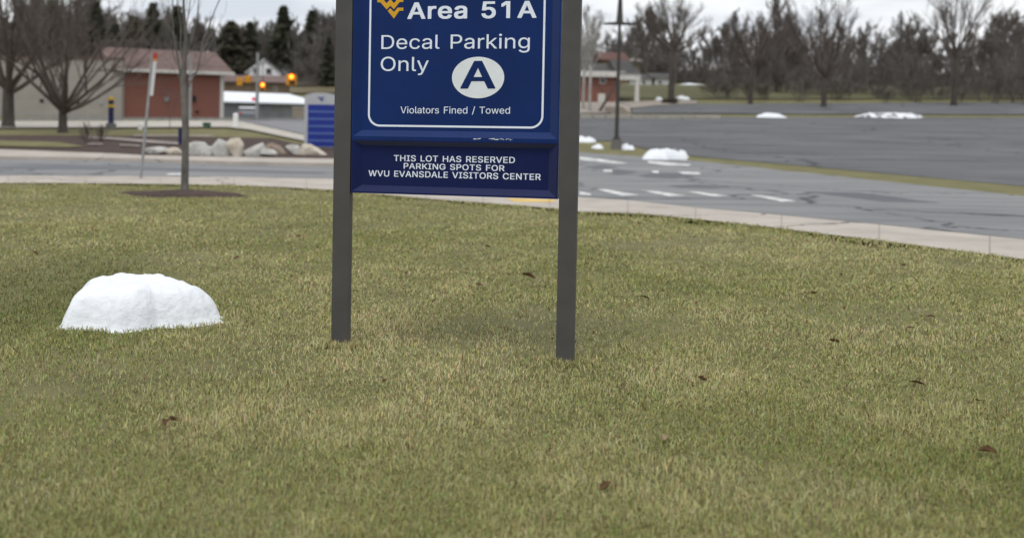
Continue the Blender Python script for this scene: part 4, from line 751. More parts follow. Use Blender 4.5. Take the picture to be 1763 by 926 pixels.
# small leafless sapling and shrubs in the mulch bed
for px, py, hpx, sd, lb in [(293, 222, 60, 61, 'thin bare sapling in front of the brick wall'), (152, 250, 34, 62, 'twiggy bare shrub in the mulch bed left of the blue pillar'), (176, 246, 28, 63, 'low twiggy shrub in the mulch bed just below the blue pillar')]:
    g = ground(px, py); H_ = hpx * g.y / FPX; rng = random.Random(sd); out = []
    t = thing('sapling', lb, 'shrub', g)
    grow(rng, out, Vector((0, 0, -.1)), Vector((0, 0, 1)), H_, .022, 2, (6, 8), ang=(.2, .7), rmin=.006)
    if sd > 61:
        for k in range(8): grow(rng, out, Vector((0, 0, -.05)), Vector((rng.uniform(-.7, .7), rng.uniform(-.7, .7), 1)).normalized(), H_ * .9, .014, 1, (5, 7), rmin=.006)
    MB().tube(out[0][0], out[0][1], 6).build('stem', M_TWIG, t); tubes(out[1:]).build('twigs', M_TWIG, t)
# ------------------------------------------------------------------ rocks
def rock(px0, px1, ytop, ybot, m, label, seed, pts=None, dz=.6):
    rng = random.Random(seed); a = ground((px0 + px1) / 2, ybot - 1.5); s_ = a.y / FPX
    wd = (px1 - px0) * s_ * 1.20; hh = (ybot - ytop) * s_ * 1.04
    bm = bmesh.new()
    if pts:
        P = []
        for yy, k_, kz in ((-1, .66, .70), (-.62, .90, .90), (0, 1, 1), (.7, .85, .85)):
            P += [(q[0] * wd / 2 * k_ * rng.uniform(.90, 1.08), yy * wd * dz * .6 + rng.uniform(-.04, .04), q[1] * hh * kz * rng.uniform(.92, 1.05) - .03) for q in pts]
    else:
        P = []
        for k in range(34):
            th = rng.uniform(0, 2 * PI); ph = math.acos(rng.uniform(-1, 1))
            P.append((math.sin(ph) * math.cos(th) * wd * .54, math.sin(ph) * math.sin(th) * wd * dz * .54, hh * .45 + math.cos(ph) * hh * .56))
        P = [(x, y, max(-.04, z)) for x, y, z in P]
    for q in P: bm.verts.new(q)
    r_ = bmesh.ops.convex_hull(bm, input=bm.verts)
    bmesh.ops.delete(bm, geom=[e for e in bm.verts if not e.link_faces], context='VERTS')
    bmesh.ops.bevel(bm, geom=list(bm.edges), offset=min(wd, hh) * .025, segments=1, affect='EDGES')
    me = bpy.data.meshes.new('boulder'); bm.to_mesh(me); bm.free()
    o = link('boulder', me, m, None, (a.x, a.y + wd * dz * .4, a.z)); tag(o, label, 'boulder', 'boulders along the far pavement')
rock(251, 288, 254, 269, M_ROCKGREY, 'long low grey boulder at the left end of the row', 1)
rock(286, 311, 256, 271, M_ROCKTAN, 'low tan boulder left of the slender tree trunk', 2)
rock(322, 354, 244.5, 270, M_ROCKGREY, 'large blocky grey boulder just right of the slender trunk', 3, [(-1, 0), (-.9, .85), (-.3, 1), (.7, .98), (1, .75), (.6, 0)])
rock(344, 366, 251, 271, M_ROCKGREY, 'small white flat-topped boulder between two large ones', 4, [(-1, .1), (-.8, .6), (-.5, 1), (.9, .95), (1, .3), (.8, 0), (-.8, 0)])
rock(363, 398, 239.5, 271.5, M_ROCKGREY, 'tall grey wedge-shaped boulder leaning on the tan one', 5, [(-1, .5), (-.3, 1), (.3, .9), (1, .5), (1, 0), (-.6, 0), (-.9, .2)])
rock(390, 417, 238.5, 273, M_ROCKTAN, 'tallest tan boulder in the middle of the row', 6, [(-1, .8), (-.5, 1), (.5, .98), (1, .7), (.9, .15), (.5, 0), (-.1, .05)])
rock(416, 453, 247, 272.5, M_ROCKGREY, 'sloping grey boulder right of the tallest tan one', 7, [(-1, 0), (-.9, .4), (.2, .9), (.8, 1), (1, .6), (.9, 0)])
rock(448, 475, 258.5, 273.5, M_ROCKGREY, 'small round grey boulder in front of the brown one', 8)
rock(453, 490, 245, 269, M_ROCKBROWN, 'brown boulder behind the small round one', 9, [(-1, .2), (-.6, .8), (-.2, 1), (.5, .75), (1, .2), (.8, 0), (-.8, 0)])
rock(493, 520, 248.5, 269, M_ROCKGREY, 'pale boulder left of the blue directory sign', 10, [(-1, .8), (-.3, 1), (.5, .9), (1, .2), (.7, 0), (.1, .1)])
rock(515, 558, 247, 270, M_ROCKTAN, 'broad boulder in front of the blue directory sign', 11, [(-1, .1), (-.7, .9), (-.1, 1), (.5, .6), (1, .15), (.8, 0), (-.8, 0)])

# the place carries on past the photograph: a few more bare trees beyond the lot
for px, py, sd, th, r_, ln, lb in [(1292, 181, 71, 3.2, .16, 3.4, 'bare tree beyond the lot, closest right of the large dark tree'), (1418, 186, 72, 2.4, .20, 4.6, 'wide bare tree beyond the middle of the far lot'), (1642, 184, 73, 4.4, .22, 4.4, 'tall bare tree beyond the lot at the right side')]:
    g = ground(px, py)
    bare_tree('bare_tree', lb, g, sd, th, r_, 12, ln, (.1, 1.15), 3, (4, 5), up=.2, rmin=.009, ang=(.25, .7), group='bare trees beyond the lot')
for px, wd, sd, lb in [(1330, 26, 81, 'low snow heap on the verge, left of the wide bare tree'), (1545, 60, 82, 'long patchy snow heap along the far edge of the lot')]:
    snow(px - wd, px + wd, 194, 205, lb, M_DIRTYSNOW if sd == 82 else None, sd)
# ------------------------------------------------------------------ street furniture
def facing_x(px): return 0
# narrow roadside sign seen nearly edge on
b_ = ground(240, 316); tpx = at(263, 92, b_.y)
t = thing('edge_on_sign', 'narrow white sign with red top on a leaning grey pole by the near pavement', 'sign', b_)
v_ = tpx - b_; n_ = v_.normalized()
MB().tube([(0, 0, -.2), tuple(v_ * .995)], .028, 8).build('pole', M_GALV, t)
def plate(z0, z1, wd, th, m, nm, ang, lift):
    q = []
    ax = Vector((math.cos(ang), math.sin(ang), 0)); ay = Vector((-math.sin(ang), math.cos(ang), 0))
    f0, f1 = v_ * z0, v_ * z1; o_ = Vector((.07, -.06, 0)) + lift
    vs_ = [f + o_ + ax * sx * wd / 2 + ay * sy * th / 2 for f in (f0, f1) for sx, sy in ((-1, -1), (1, -1), (1, 1), (-1, 1))]
    return MB().add(vs_, [(0, 3, 2, 1), (4, 5, 6, 7), (0, 1, 5, 4), (1, 2, 6, 5), (2, 3, 7, 6), (3, 0, 4, 7)]).build(nm, m, t)
plate(.675, .962, .20, .006, M_SIGNWHITE, 'sign_plate', 1.44, Vector((0, 0, 0)))
plate(.958, .999, .22, .016, M_RED, 'red_band', 1.44, Vector((0, 0, 0)))
plate(.938, .957, .205, .012, M_ORANGE, 'orange_band', 1.44, Vector((0, 0, 0)))
# navy pillar with yellow bands
g = ground(191, 223.5); s_ = g.y / FPX
t = thing('blue_pillar', 'navy pillar with two yellow bands on a concrete base before the pale wall', 'pillar', g)
MB().box(-.23, .23, -.23, .23, -.2, 11 * s_).build('base', M_LAMPBASE, t, bevel=.03)
MB().tube([(0, 0, 11 * s_), (0, 0, 12 * s_ + .1), (0, 0, 52 * s_)], [.17, .14, .135], 16).build('shaft', M_PILLARBLUE, t)
for z0, z1 in ((38.5, 43), (50.5, 55)):
    MB().tube([(0, 0, z0 * s_), (0, 0, z1 * s_)], .165, 16).build('yellow_band', M_PILLARYEL, t)
MB().tube([(0, 0, 55 * s_), (0, 0, 56.2 * s_)], [.13, .05], 12).build('cap', M_PILLARYEL, t)
# short blue post behind the slender tree
g = ground(311.5, 251); s_ = g.y / FPX
t = thing('blue_post', 'short navy post half hidden behind the slender tree trunk', 'post', g)
MB().tube([(0, 0, -.1), (0, 0, 29 * s_)], .105, 14).build('shaft', M_PILLARBLUE, t)
MB().tube([(0, 0, 29 * s_), (0, 0, 31 * s_)], [.115, .06], 14).build('cap', M_BLACK, t)
# directory sign
g = ground(552, 257); s_ = g.y / FPX; yaw = -.10
t = thing('directory_sign', 'blue directory sign with pale dividing lines in a grey arched frame behind the boulders', 'sign', g, yaw)
hw = 28.5 * s_; zb = 3 * s_; zt_ = 90 * s_
arch = [(-hw, zb), (hw, zb), (hw, zt_)] + [(hw * math.cos(a * PI / 16), zt_ + 6.5 * s_ * math.sin(a * PI / 16)) for a in range(1, 16)] + [(-hw, zt_)]
MB().prism(arch, -.09, .09).build('frame', M_SIGNGREY, t)
MB().box(-hw * .92, hw * .92, -.06, .06, -.3, zb - .002).build('base', M_TANWALL, t)
x0, x1 = -hw + 6.0 * s_, hw - 2.6 * s_; z0, z1 = 4.6 * s_, 76.5 * s_
pn = MB().box(x0, x1, -.105, -.088, z0, z1).build('blue_panel', M_SIGNBLUE, t)
for k in range(1, 6):
    z = z1 + (z0 - z1) * (k / 6.0) - 1.0 * s_ + 1.2 * s_ * (1 - k / 3)
    MB().box(x0 + .002, x1 - .002, -.112, -.100, z - 1.35 * s_, z + 1.35 * s_).build('divider_line', M_SIGNLINE, pn)
for pl, nm in ((Wp, 'logo'), (Vp, 'logo_chevron')):
    MB().prism([((a - 705) / 985 * 11 * s_ - .5 * s_, zt_ - 4.5 * s_ + (330 - b) / 985 * 11 * s_) for a, b in pl], -.098, -.085).build(nm, M_SIGNBLUE, t)
# small fittings along the upper drive
def marker(px, ybot, ytop, wpx, m, name, label, cat, cap=None):
    g = ground(px, ybot); s_ = g.y / FPX; h = (ybot - ytop) * s_; r_ = wpx * s_ / 2
    t = thing(name, label, cat, g)
    MB().tube([(0, 0, -.1), (0, 0, h * .92)], r_, 14).build('shaft', m, t); MB().tube([(0, 0, h * .92), (0, 0, h * .97), (0, 0, h)], [r_, r_ * .75, r_ * .3], 14).build('cap', cap or m, t)
marker(405.5, 221, 195, 9, M_SIGNWHITE, 'white_post', 'stout white post at the corner of the upper drive', 'post')
marker(241.5, 223.5, 213, 8, M_SIGNWHITE, 'white_bollard', 'small white bollard behind the leaning edge-on sign', 'bollard')
g = ground(356, 221); s_ = g.y / FPX
t = thing('utility_box', 'dark green utility box at the edge of the upper drive', 'box', g)
MB().box(-6.2 * s_, 6.2 * s_, -.2, .2, -.1, 8.5 * s_).build('cabinet', M_GREENBOX, t, bevel=.02); MB().box(-6.7 * s_, 6.7 * s_, -.23, .23, 8.5 * s_ + .002, 9.8 * s_).build('lid', M_GREENBOX, t, bevel=.015)
# low rail wall along the building fronts
def barrier(pxa, pxb, yb, yt_, label, m, group=None):
    a, b = ground(pxa, yb), ground(pxb, yb); t = thing('guard_rail', label, 'guard rail', a, math.atan2(b.y - a.y, b.x - a.x), group)
    Lg = ((b.x - a.x) ** 2 + (b.y - a.y) ** 2) ** .5; h = (yb - yt_) * a.y / FPX; dz = (b.z - a.z)
    MB().add([(0, -.05, h * .45), (Lg, -.05, h * .45 + dz), (Lg, .05, h * .45 + dz), (0, .05, h * .45), (0, -.05, h), (Lg, -.05, h + dz), (Lg, .05, h + dz), (0, .05, h)],
             [(0, 3, 2, 1), (4, 5, 6, 7), (0, 1, 5, 4), (1, 2, 6, 5), (2, 3, 7, 6), (3, 0, 4, 7)]).build('rail', m, t)
    n = max(2, int(Lg / 2.2))
    for k in range(n + 1):
        x = Lg * k / n; z = dz * k / n; MB().box(x - .06, x + .06, .052, .16, z - .3, z + h * .95).build('post', m, t)
barrier(18, 208, 211.5, 202.5, 'low grey guard rail along the foot of the pale wall', M_RAIL)
barrier(209, 520, 210.5, 202.5, 'long grey guard rail in front of the brick building and upper road', M_RAIL)
# utility poles, span wire and flashing signals
def upole(px, ybot, ytop, Y, r_, label, name='utility_pole'):
    top = at(px + (ybot - ytop) * ROLL, ytop, Y); gz = height(top.x, top.y)
    t = thing(name, label, 'pole', (top.x, top.y, gz), 0, 'signal poles')
    h = top.z - gz
    MB().tube([(0, 0, -.4), (0, 0, h)], [r_ * 1.15, r_ * .85], 12).build('shaft', M_GALV, t); MB().tube([(0, 0, h), (0, 0, h + .06)], [r_ * .95, r_ * .4], 12).build('cap', M_GALV, t)
    return top, t
pA, _ = upole(326.5, 205, 96, 70, .085, 'grey signal pole rising right behind the slender tree trunk')
pB, poleB = upole(442, 205, 93, 72, .10, 'tall grey signal pole before the white house')
def cable(a, b, sag, label):
    pts = [a.lerp(b, k / 20) - Vector((0, 0, sag * 4 * (k / 20) * (1 - k / 20))) for k in range(21)]
    o = MB().tube([p - a for p in pts], .012, 5).build('span_wire', M_BLACK, None, loc=tuple(a)); tag(o, label, 'wire'); return pts
pC, _ = upole(740, 205, 100, 66, .10, 'grey signal pole standing behind the big parking sign')
w1 = cable(pA - Vector((0, 0, .5)), pB - Vector((0, 0, .5)), .25, 'thin span wire between the two grey signal poles left of the sign')
w2 = cable(pB - Vector((0, 0, .5)), pC - Vector((0, 0, .5)), .3, 'thin span wire running from the tall signal pole behind the big sign')
def zwire(w_, x):
    for a, b in zip(w_, w_[1:]):
        if a.x <= x <= b.x: k = (x - a.x) / (b.x - a.x); return a.lerp(b, k)
    return w_[-1]
def signal(px, py, wpx, hpx, lens, w_, label, yaw=0.0, cluster=False):
    """py = middle of the head"""
    Y = zwire(w_, (px - CX) / FPX * 70).y
    c = at(px, py, Y); s_ = Y / FPX; wr = zwire(w_, c.x)
    t = thing('traffic_signal', label, 'traffic light', (c.x, wr.y, c.z), yaw, 'flashing signals on the span wires')
    W_, H_ = wpx * s_ / 2, hpx * s_ / 2
    MB().box(-W_, W_, -.12, .16, -H_, H_).build('housing', M_AMBER, t, bevel=.03)
    if wr.z - c.z > H_: MB().tube([(0, .02, H_ - .02), (0, .02, wr.z - c.z)], .022, 6).build('hanger', M_BLACK, t)
    if lens:
        lx, lz, lr = lens[0] * s_, lens[1] * s_, lens[2] * s_
        ring = [(lx + lr * math.cos(a * PI / 10), lz + lr * math.sin(a * PI / 10)) for a in range(20)]
        ln = MB().prism(ring, -.14, -.118).build('lens', M_LIT, t)
        MB().prism([(lx + lr * .55 * math.cos(a * PI / 10), lz + lr * .55 * math.sin(a * PI / 10)) for a in range(20)], -.15, -.139).build('bulb', M_LITCORE, ln)
        v_, f_ = [], []
        for a in range(13):
            q = a * PI / 12
            for rr, y in ((1.12, -.12), (1.12, -.36), (1.22, -.36), (1.22, -.12)): v_.append((lx + lr * rr * math.cos(q), y, lz + lr * rr * math.sin(q)))
        for a in range(12):
            for k in range(4): f_.append((a * 4 + k, a * 4 + (k + 1) % 4, a * 4 + 4 + (k + 1) % 4, a * 4 + 4 + k))
        MB().add(v_, f_).build('visor', M_AMBER, t)
        for dx, dz in ((1, -1), (-.2, -1.0)) if cluster else ((0, -1.2),):
            MB().prism([(dx * W_ * .42 + lr * .72 * math.cos(a * PI / 10), dz * H_ * .5 + lr * .72 * math.sin(a * PI / 10)) for a in range(20)], -.135, -.118).build('dark_lens', M_BLACK, t)
    else:
        for dz in (-.5, .5): MB().box(-W_ * .8, W_ * .8, -.15, -.118, dz * H_ - H_ * .4, dz * H_ + H_ * .4).build('back_cover', M_AMBER, t, bevel=.01)
signal(501.5, 138, 18, 18, (0, 5.5, 4.3), w2, 'largest flashing amber signal, hanging nearest to the left sign post', .05, True)
signal(452, 150, 9, 13, (0, 3.6, 3.5), w2, 'lit amber signal close to the right of the tall signal pole')
signal(413, 141, 9, 14, None, w1, 'unlit yellow signal seen from the back, farther from the tall pole', .3)
signal(427, 137, 10, 12, None, w1, 'unlit yellow signal seen from the back, closer to the tall pole', -.3)
c = at(436, 171, pB.y); 
t = thing('pedestrian_signal', 'small red signal head on the tall grey signal pole', 'traffic light', tuple(c))
MB().box(-.08, .12, -.08, .12, -.10, .10).build('housing', M_BLACK, t, bevel=.02); MB().box(-.05, .07, -.10, -.079, -.06, .06).build('lens', M_LITRED, t)
MB().box(.121, .3, -.02, .04, -.03, .03).build('bracket', M_BLACK, t)
# lamp post at the lot edge
g = ground(1061, 257.5); s_ = g.y / FPX; hz = lambda y: (257.5 - y) * s_
t = thing('lamp_post', 'dark lamp post with thin cross arms and tapering spike on a concrete base', 'lamp post', g)
MB().tube([(0, 0, -.3), (0, 0, hz(240))], [9.3 * s_, 8.8 * s_], 20).build('concrete_base', M_LAMPBASE, t)
MB().tube([(0, 0, hz(240)), (0, 0, hz(237.5))], 6.5 * s_, 16).build('base_plate', M_LAMPPOST, t)
MB().tube([(0, 0, hz(237.5)), (0, 0, hz(228)), (0, 0, hz(150)), (0, 0, hz(44))], [4.3 * s_, 3.6 * s_, 3.1 * s_, 2.5 * s_], 14).build('shaft', M_LAMPPOST, t)
MB().tube([(0, 0, hz(44)), (0, 0, hz(39)), (0, 0, hz(20)), (0, 0, hz(-20)), (0, 0, hz(-60))], [6.2 * s_, 6.0 * s_, 4.6 * s_, 2.4 * s_, .4 * s_], 14).build('spike', M_LAMPPOST, t)
for sx in (-1, 1):
    MB().tube([(sx * 4 * s_, 0, hz(42)), (sx * 15 * s_, 0, hz(42.2)), (sx * 27 * s_, .02, hz(42.6))], [3.0 * s_, 2.4 * s_, 1.7 * s_], 8).build('arm', M_LAMPPOST, t)
# ------------------------------------------------------------------ buildings, left
A = at(208, 203, 78); B = at(384, 203, 82)
d_ = Vector((B.x - A.x, B.y - A.y, 0)); Lf = d_.length; d_.normalize(); rz = math.atan2(d_.y, d_.x)
gz = min(height(A.x, A.y), height(B.x, B.y))
t = thing('brick_building', 'brick building with brown hipped roof and pale end wall behind the guard rail', 'building', (A.x, A.y, gz), rz)
ez = 4.28 - gz; Dp = 4.6
MB().box(0, Lf, 0, Dp, -1, ez).build('brick_wall', M_BRICK, t)
MB().box(Lf - .26, Lf + .03, -.03, .3, -.8, ez - .001).build('corner_trim', M_TRIM, t)
MB().box(-.1, Lf + .1, -.07, -.002, -1.2, .04).build('foundation', M_RAIL, t)
oh = .55; rx0, rx1 = 1.6, Lf - 1.2; rzv = 1.55
rv = [(-oh, -oh, ez), (Lf + oh, -oh, ez), (Lf + oh, Dp + oh, ez), (-oh, Dp + oh, ez), (-.8, Dp / 2, ez + rzv), (Lf + .42, Dp / 2, ez + rzv)]
MB().add(rv + [(x, y, z - .10) for x, y, z in rv[:4]], [(0, 1, 5, 4), (1, 2, 5), (2, 3, 4, 5), (3, 0, 4), (0, 6, 7, 1), (1, 7, 8, 2), (2, 8, 9, 3), (3, 9, 6, 0), (6, 9, 8, 7)]).build('roof', M_BROWNROOF, t)
MB().box(-oh, Lf + oh, -oh - .05, -oh - .002, ez - .17, ez + .05).build('gutter', M_TRIM, t)
MB().box(Lf + oh + .002, Lf + oh + .05, -oh - .05, Dp + oh, ez - .17, ez + .05).build('gutter', M_TRIM, t)
f_ = 5.2
MB().box(f_, f_ + .22, -.14, -.002, 1.2, 1.62).build('wall_vent', M_BLACK, t); MB().box(f_ + .25, f_ + .45, -.1, -.002, .45, .6).build('wall_vent', M_BLACK, t)
MB().box(3.1, 3.4, -.10, -.002, 1.2, 1.5).build('wall_vent', M_GREYMETAL, t)
# pale wing closing the left end
P2 = at(14, 203, 80); A = at(209, 203, 77.6); 
wl = thing('pale_building', 'long pale stucco building behind the two bare trees on the left', 'building', (P2.x, P2.y, gz), math.atan2(A.y - P2.y, A.x - P2.x))
Lw = ((A.x - P2.x) ** 2 + (A.y - P2.y) ** 2) ** .5; wz = 4.9 - gz
MB().box(-6, Lw, 0, .4, -1, wz).build('wall', M_PALEWALL, wl)
MB().box(-6.1, Lw + .04, -.06, .46, wz + .003, wz + .16).build('parapet_cap', M_BROWNROOF, wl)
MB().box(-6, Lw - .05, -.06, -.002, -1.0, .16).build('foundation', M_RAIL, wl)
for px, z, wd in ((70, 1.0, .28), (133, .85, .26), (172, .9, .2)):
    x = Lw * (px - 14) / 194; MB().box(x, x + wd, -.06, -.002, z, z + .2).build('wall_plate', M_GREYMETAL if px > 150 else M_BLACK, wl)
# brick pier right of the brick building
g = ground(391, 205); s_ = g.y / FPX
t = thing('brick_shed', 'small dark brick shed tucked against the right corner of the brick building', 'shed', (g.x + .1, g.y + 6, g.z), .15)
k = (g.y + 6) / FPX
MB().box(-7 * k, 6 * k, 0, 1.5, -.6, 33 * k).build('wall', M_BRICK2, t); MB().box(-8 * k, 7 * k, -.1, 1.6, 33 * k + .003, 35.5 * k).build('roof', M_DARKROOF, t)
# low grey building under a snowy roof
Yb = 108
a, b = at(384, 203, Yb - 6), at(545, 206, Yb + 4)
g0 = Vector((a.x, a.y, height(a.x, a.y) - .5)); rz = math.atan2(b.y - a.y, b.x - a.x); Lb = ((b.x - a.x) ** 2 + (b.y - a.y) ** 2) ** .5
t = thing('low_building', 'long low grey building under a snow-covered roof beyond the upper road', 'building', tuple(g0), rz)
ze = at(397, 176, Yb - 5).z - g0.z; zr = at(387, 160, Yb).z - g0.z
MB().box(0, Lb, 0, 8, -1, ze).build('wall', M_GREYWALL, t)
MB().add([(-.4, -.5, ze), (Lb + .4, -.5, ze), (Lb + .4, 4, zr), (-.4, 4, zr), (-.4, 8.5, ze), (Lb + .4, 8.5, ze)], [(0, 1, 2, 3), (3, 2, 5, 4), (0, 3, 4), (1, 5, 2), (0, 4, 5, 1)]).build('roof', M_DARKROOF, t)
MB().add([(-.5, -.6, ze + .06), (Lb + .5, -.6, ze + .06), (Lb + .5, 4, zr + .12), (-.5, 4, zr + .12), (-.5, -.6, ze - .06), (Lb + .5, -.6, ze - .06), (Lb + .5, 4, zr + .03), (-.5, 4, zr + .03)],
         [(0, 1, 2, 3), (4, 7, 6, 5), (0, 4, 5, 1), (1, 5, 6, 2), (2, 6, 7, 3), (3, 7, 4, 0)]).build('snow_cover', M_SNOW, t)
g = ground(512, 208); k = (g.y + 3) / FPX
t = thing('tan_block_wall', 'short tan concrete block wall just left of the blue directory sign', 'wall', (g.x, g.y + 3, g.z))
MB().box(-12 * k, 16 * k, 0, .5, -.4, 21 * k).build('wall_face', M_TANPATH, t, bevel=.02); MB().box(-12.6 * k, 16.6 * k, -.05, .55, 21 * k + .003, 23 * k).build('coping', M_CONC2, t)
# long brown-roofed house and the white house above it
def house(name, label, pxl, pxr, yb, ye, yr, Y, wallm, roofm, depth=7.0, gable=False, windows=(), yaw=0.0):
    a, b = at(pxl, yb, Y), at(pxr, yb, Y); zl = min(a.z, b.z); wd = b.x - a.x
    zg = height((a.x + b.x) / 2, Y)
    t = thing(name, label, 'house', (a.x, Y, zl), yaw); sc_ = Y / FPX
    he, hr = (yb - ye) * sc_, (yb - yr) * sc_
    lowz = min(-.3, zg - zl - .5)
    if gable:
        MB().prism([(0, lowz), (wd, lowz), (wd, he), (wd / 2, hr), (0, he)], 0, depth).build('wall', wallm, t)
        for sx in (0, 1):
            x0_, x1_ = (-.3, wd / 2) if sx == 0 else (wd / 2, wd + .3)
            ya, yb_ = (he - .3 * (hr - he) / (wd / 2), hr) if sx == 0 else (hr, he - .3 * (hr - he) / (wd / 2))
            MB().prism([(x0_, ya + .003), (x1_, yb_ + .003), (x1_, yb_ + .16), (x0_, ya + .16)], -.25, depth + .25).build('roof_slope', roofm, t)
    else:
        MB().box(0, wd, 0, depth, lowz, he).build('wall', wallm, t)
        MB().add([(-.4, -.4, he), (wd + .4, -.4, he), (wd + .4, depth / 2, hr), (-.4, depth / 2, hr), (-.4, depth + .4, he), (wd + .4, depth + .4, he)], [(0, 1, 2, 3), (3, 2, 5, 4), (0, 3, 4), (1, 5, 2), (0, 4, 5, 1)]).build('roof', roofm, t)
    for (wx, wy, ww, wh) in windows:
        x0_ = (wx - pxl) * sc_; z0_ = (yb - wy) * sc_
        fr = MB().box(x0_ - .06, x0_ + ww * sc_ + .06, -.06, -.002, z0_ - wh * sc_ - .06, z0_ + .06).build('window', M_TRIM, t)
        MB().box(x0_, x0_ + ww * sc_, -.075, -.058, z0_ - wh * sc_, z0_).build('pane', M_GLASS, fr)
    return t, sc_
house('long_house', 'long low tan house with brown roof just below the white house', 376, 492, 160, 141, 127, 128, M_TANWALL, M_BROWNROOF, 8, windows=[(472, 149, 4, 5)])
wt, k = house('white_house', 'white gabled house with two dark windows on the hillside', 426, 484, 141, 124, 102.5, 160, M_WHITEWALL, M_WHITEWALL, 7, gable=True, windows=[(437, 118, 9, 9), (458, 118, 9, 9)])
MB().add([(29 * k, -.3, 38.6 * k), (60 * k, -.3, 15 * k), (60 * k, 8, 15 * k), (29 * k, 8, 38.6 * k), (29 * k, -.3, 41 * k), (61 * k, -.3, 17 * k), (61 * k, 8, 17 * k), (29 * k, 8, 41 * k)],
         [(0, 3, 2, 1), (4, 5, 6, 7), (0, 1, 5, 4), (1, 2, 6, 5), (2, 3, 7, 6), (3, 0, 4, 7)]).build('main_roof', M_DARKROOF, wt)
MB().box(57 * k, 68 * k, 1, 5, -1, 23 * k).build('side_wing', M_WHITEWALL, wt); MB().box(56 * k, 69 * k, .7, 5.3, 23 * k + .003, 25.5 * k).build('wing_roof', M_DARKROOF, wt)
MB().box(54 * k, 58 * k, -1.2, -.9, -1.5, 8 * k).build('porch_column', M_TRIM, wt)
house('small_house', 'small white house with dark roof peeking between brick building and white house', 398, 420, 127, 119, 108, 200, M_WHITEWALL, M_DARKROOF, 6, windows=[(405, 121, 4, 4)])
# ------------------------------------------------------------------ buildings, right
t, k = house('brick_house', 'small brick house with white eaves and dark roof across the parking lot', 992, 1064, 181, 131, 106, 93, M_BRICK, M_DARKROOF, 7, windows=[(1032, 134, 9, 9)])
MB().box(-.42, 72 * k + .42, -.46, -.41, 48.5 * k, 58 * k).build('fascia', M_TRIM, t)
dr = MB().box(37 * k, 49 * k, -.07, -.002, 4 * k, 20 * k).build('white_shutter', M_TRIM, t)
MB().add([(66 * k, -.6, 55 * k), (108 * k, -.6, 55 * k), (108 * k, 5, 55 * k), (66 * k, 5, 55 * k), (66 * k, 2.2, 80 * k), (98 * k, 2.2, 80 * k)], [(0, 1, 5, 4), (1, 2, 5), (2, 3, 4, 5), (3, 0, 4), (3, 2, 1, 0)]).build('porch_roof', M_DARKROOF, t)
MB().box(67 * k, 107 * k, -.5, -.2, 44 * k, 55 * k - .004).build('porch_beam', M_TRIM, t)
MB().tube([(102 * k, -.35, -.4), (102 * k, -.35, 44 * k)], [.20, .17], 14).build('porch_column', M_TRIM, t)
MB().tube([(102 * k, -.35, -.4), (102 * k, -.35, 4 * k)], .26, 14).build('column_base', M_TRIM, t)
house('red_roofed_house', 'reddish roofed house behind the small brick house', 1040, 1078, 122, 104, 88, 135, M_TANWALL, M_REDROOF, 6, windows=[(1050, 108, 5, 6)])
house('pinkish_house', 'low house with pale reddish roof to the right of the reddish roofed one', 1076, 1102, 122, 106, 99, 150, M_TANWALL, M_TANPATH, 6, windows=[(1086, 109, 4, 4)])
house('far_white_house', 'far white house between tree trunks right of the porch column', 1100, 1122, 147, 136, 127, 122, M_WHITEWALL, M_DARKROOF, 4, windows=[(1106, 140, 4, 4)])
house('far_pale_house', 'far pale house just left of the large bare tree', 1127, 1152, 148, 135, 125, 122, M_WHITEWALL, M_DARKROOF, 4, windows=[(1134, 140, 4, 4)])
# low wall along the far edge of the lot
a, b = ground(930, 206), ground(1240, 206.5)
t = thing('kerb_wall', 'low pale concrete wall with dark joints along the far edge of the lot', 'wall', a, math.atan2(b.y - a.y, b.x - a.x))
Lk = ((b.x - a.x) ** 2 + (b.y - a.y) ** 2) ** .5; n = 14
mb = MB()
for k_i in range(n): mb.box(Lk * k_i / n + .04, Lk * (k_i + 1) / n - .04, 0, .22, -.4, .30 + (b.z - a.z) * k_i / n)
mb.build('wall_blocks', M_CONC2, t)
MB().box(0, Lk, -.02, .24, .303, .40).build('coping', M_CONC2, t)
# steps beside the brick house
g = ground(1066, 198); k = g.y / FPX
t = thing('concrete_ramp', 'tan concrete ramp with sloping end right behind the lamp post', 'ramp', (g.x, g.y + .4, g.z))
MB().prism([(-14 * k, -.3), (21 * k, -.3), (21 * k, 3 * k), (8 * k, 14 * k), (-14 * k, 14 * k)], 0, 1.6).build('ramp_body', M_TANPATH, t, bevel=.02)
MB().tube([(22 * k, .1, -.2), (22 * k, .1, 16 * k), (-6 * k, .1, 25 * k)], .03, 6).build('handrail', M_GALV, t)
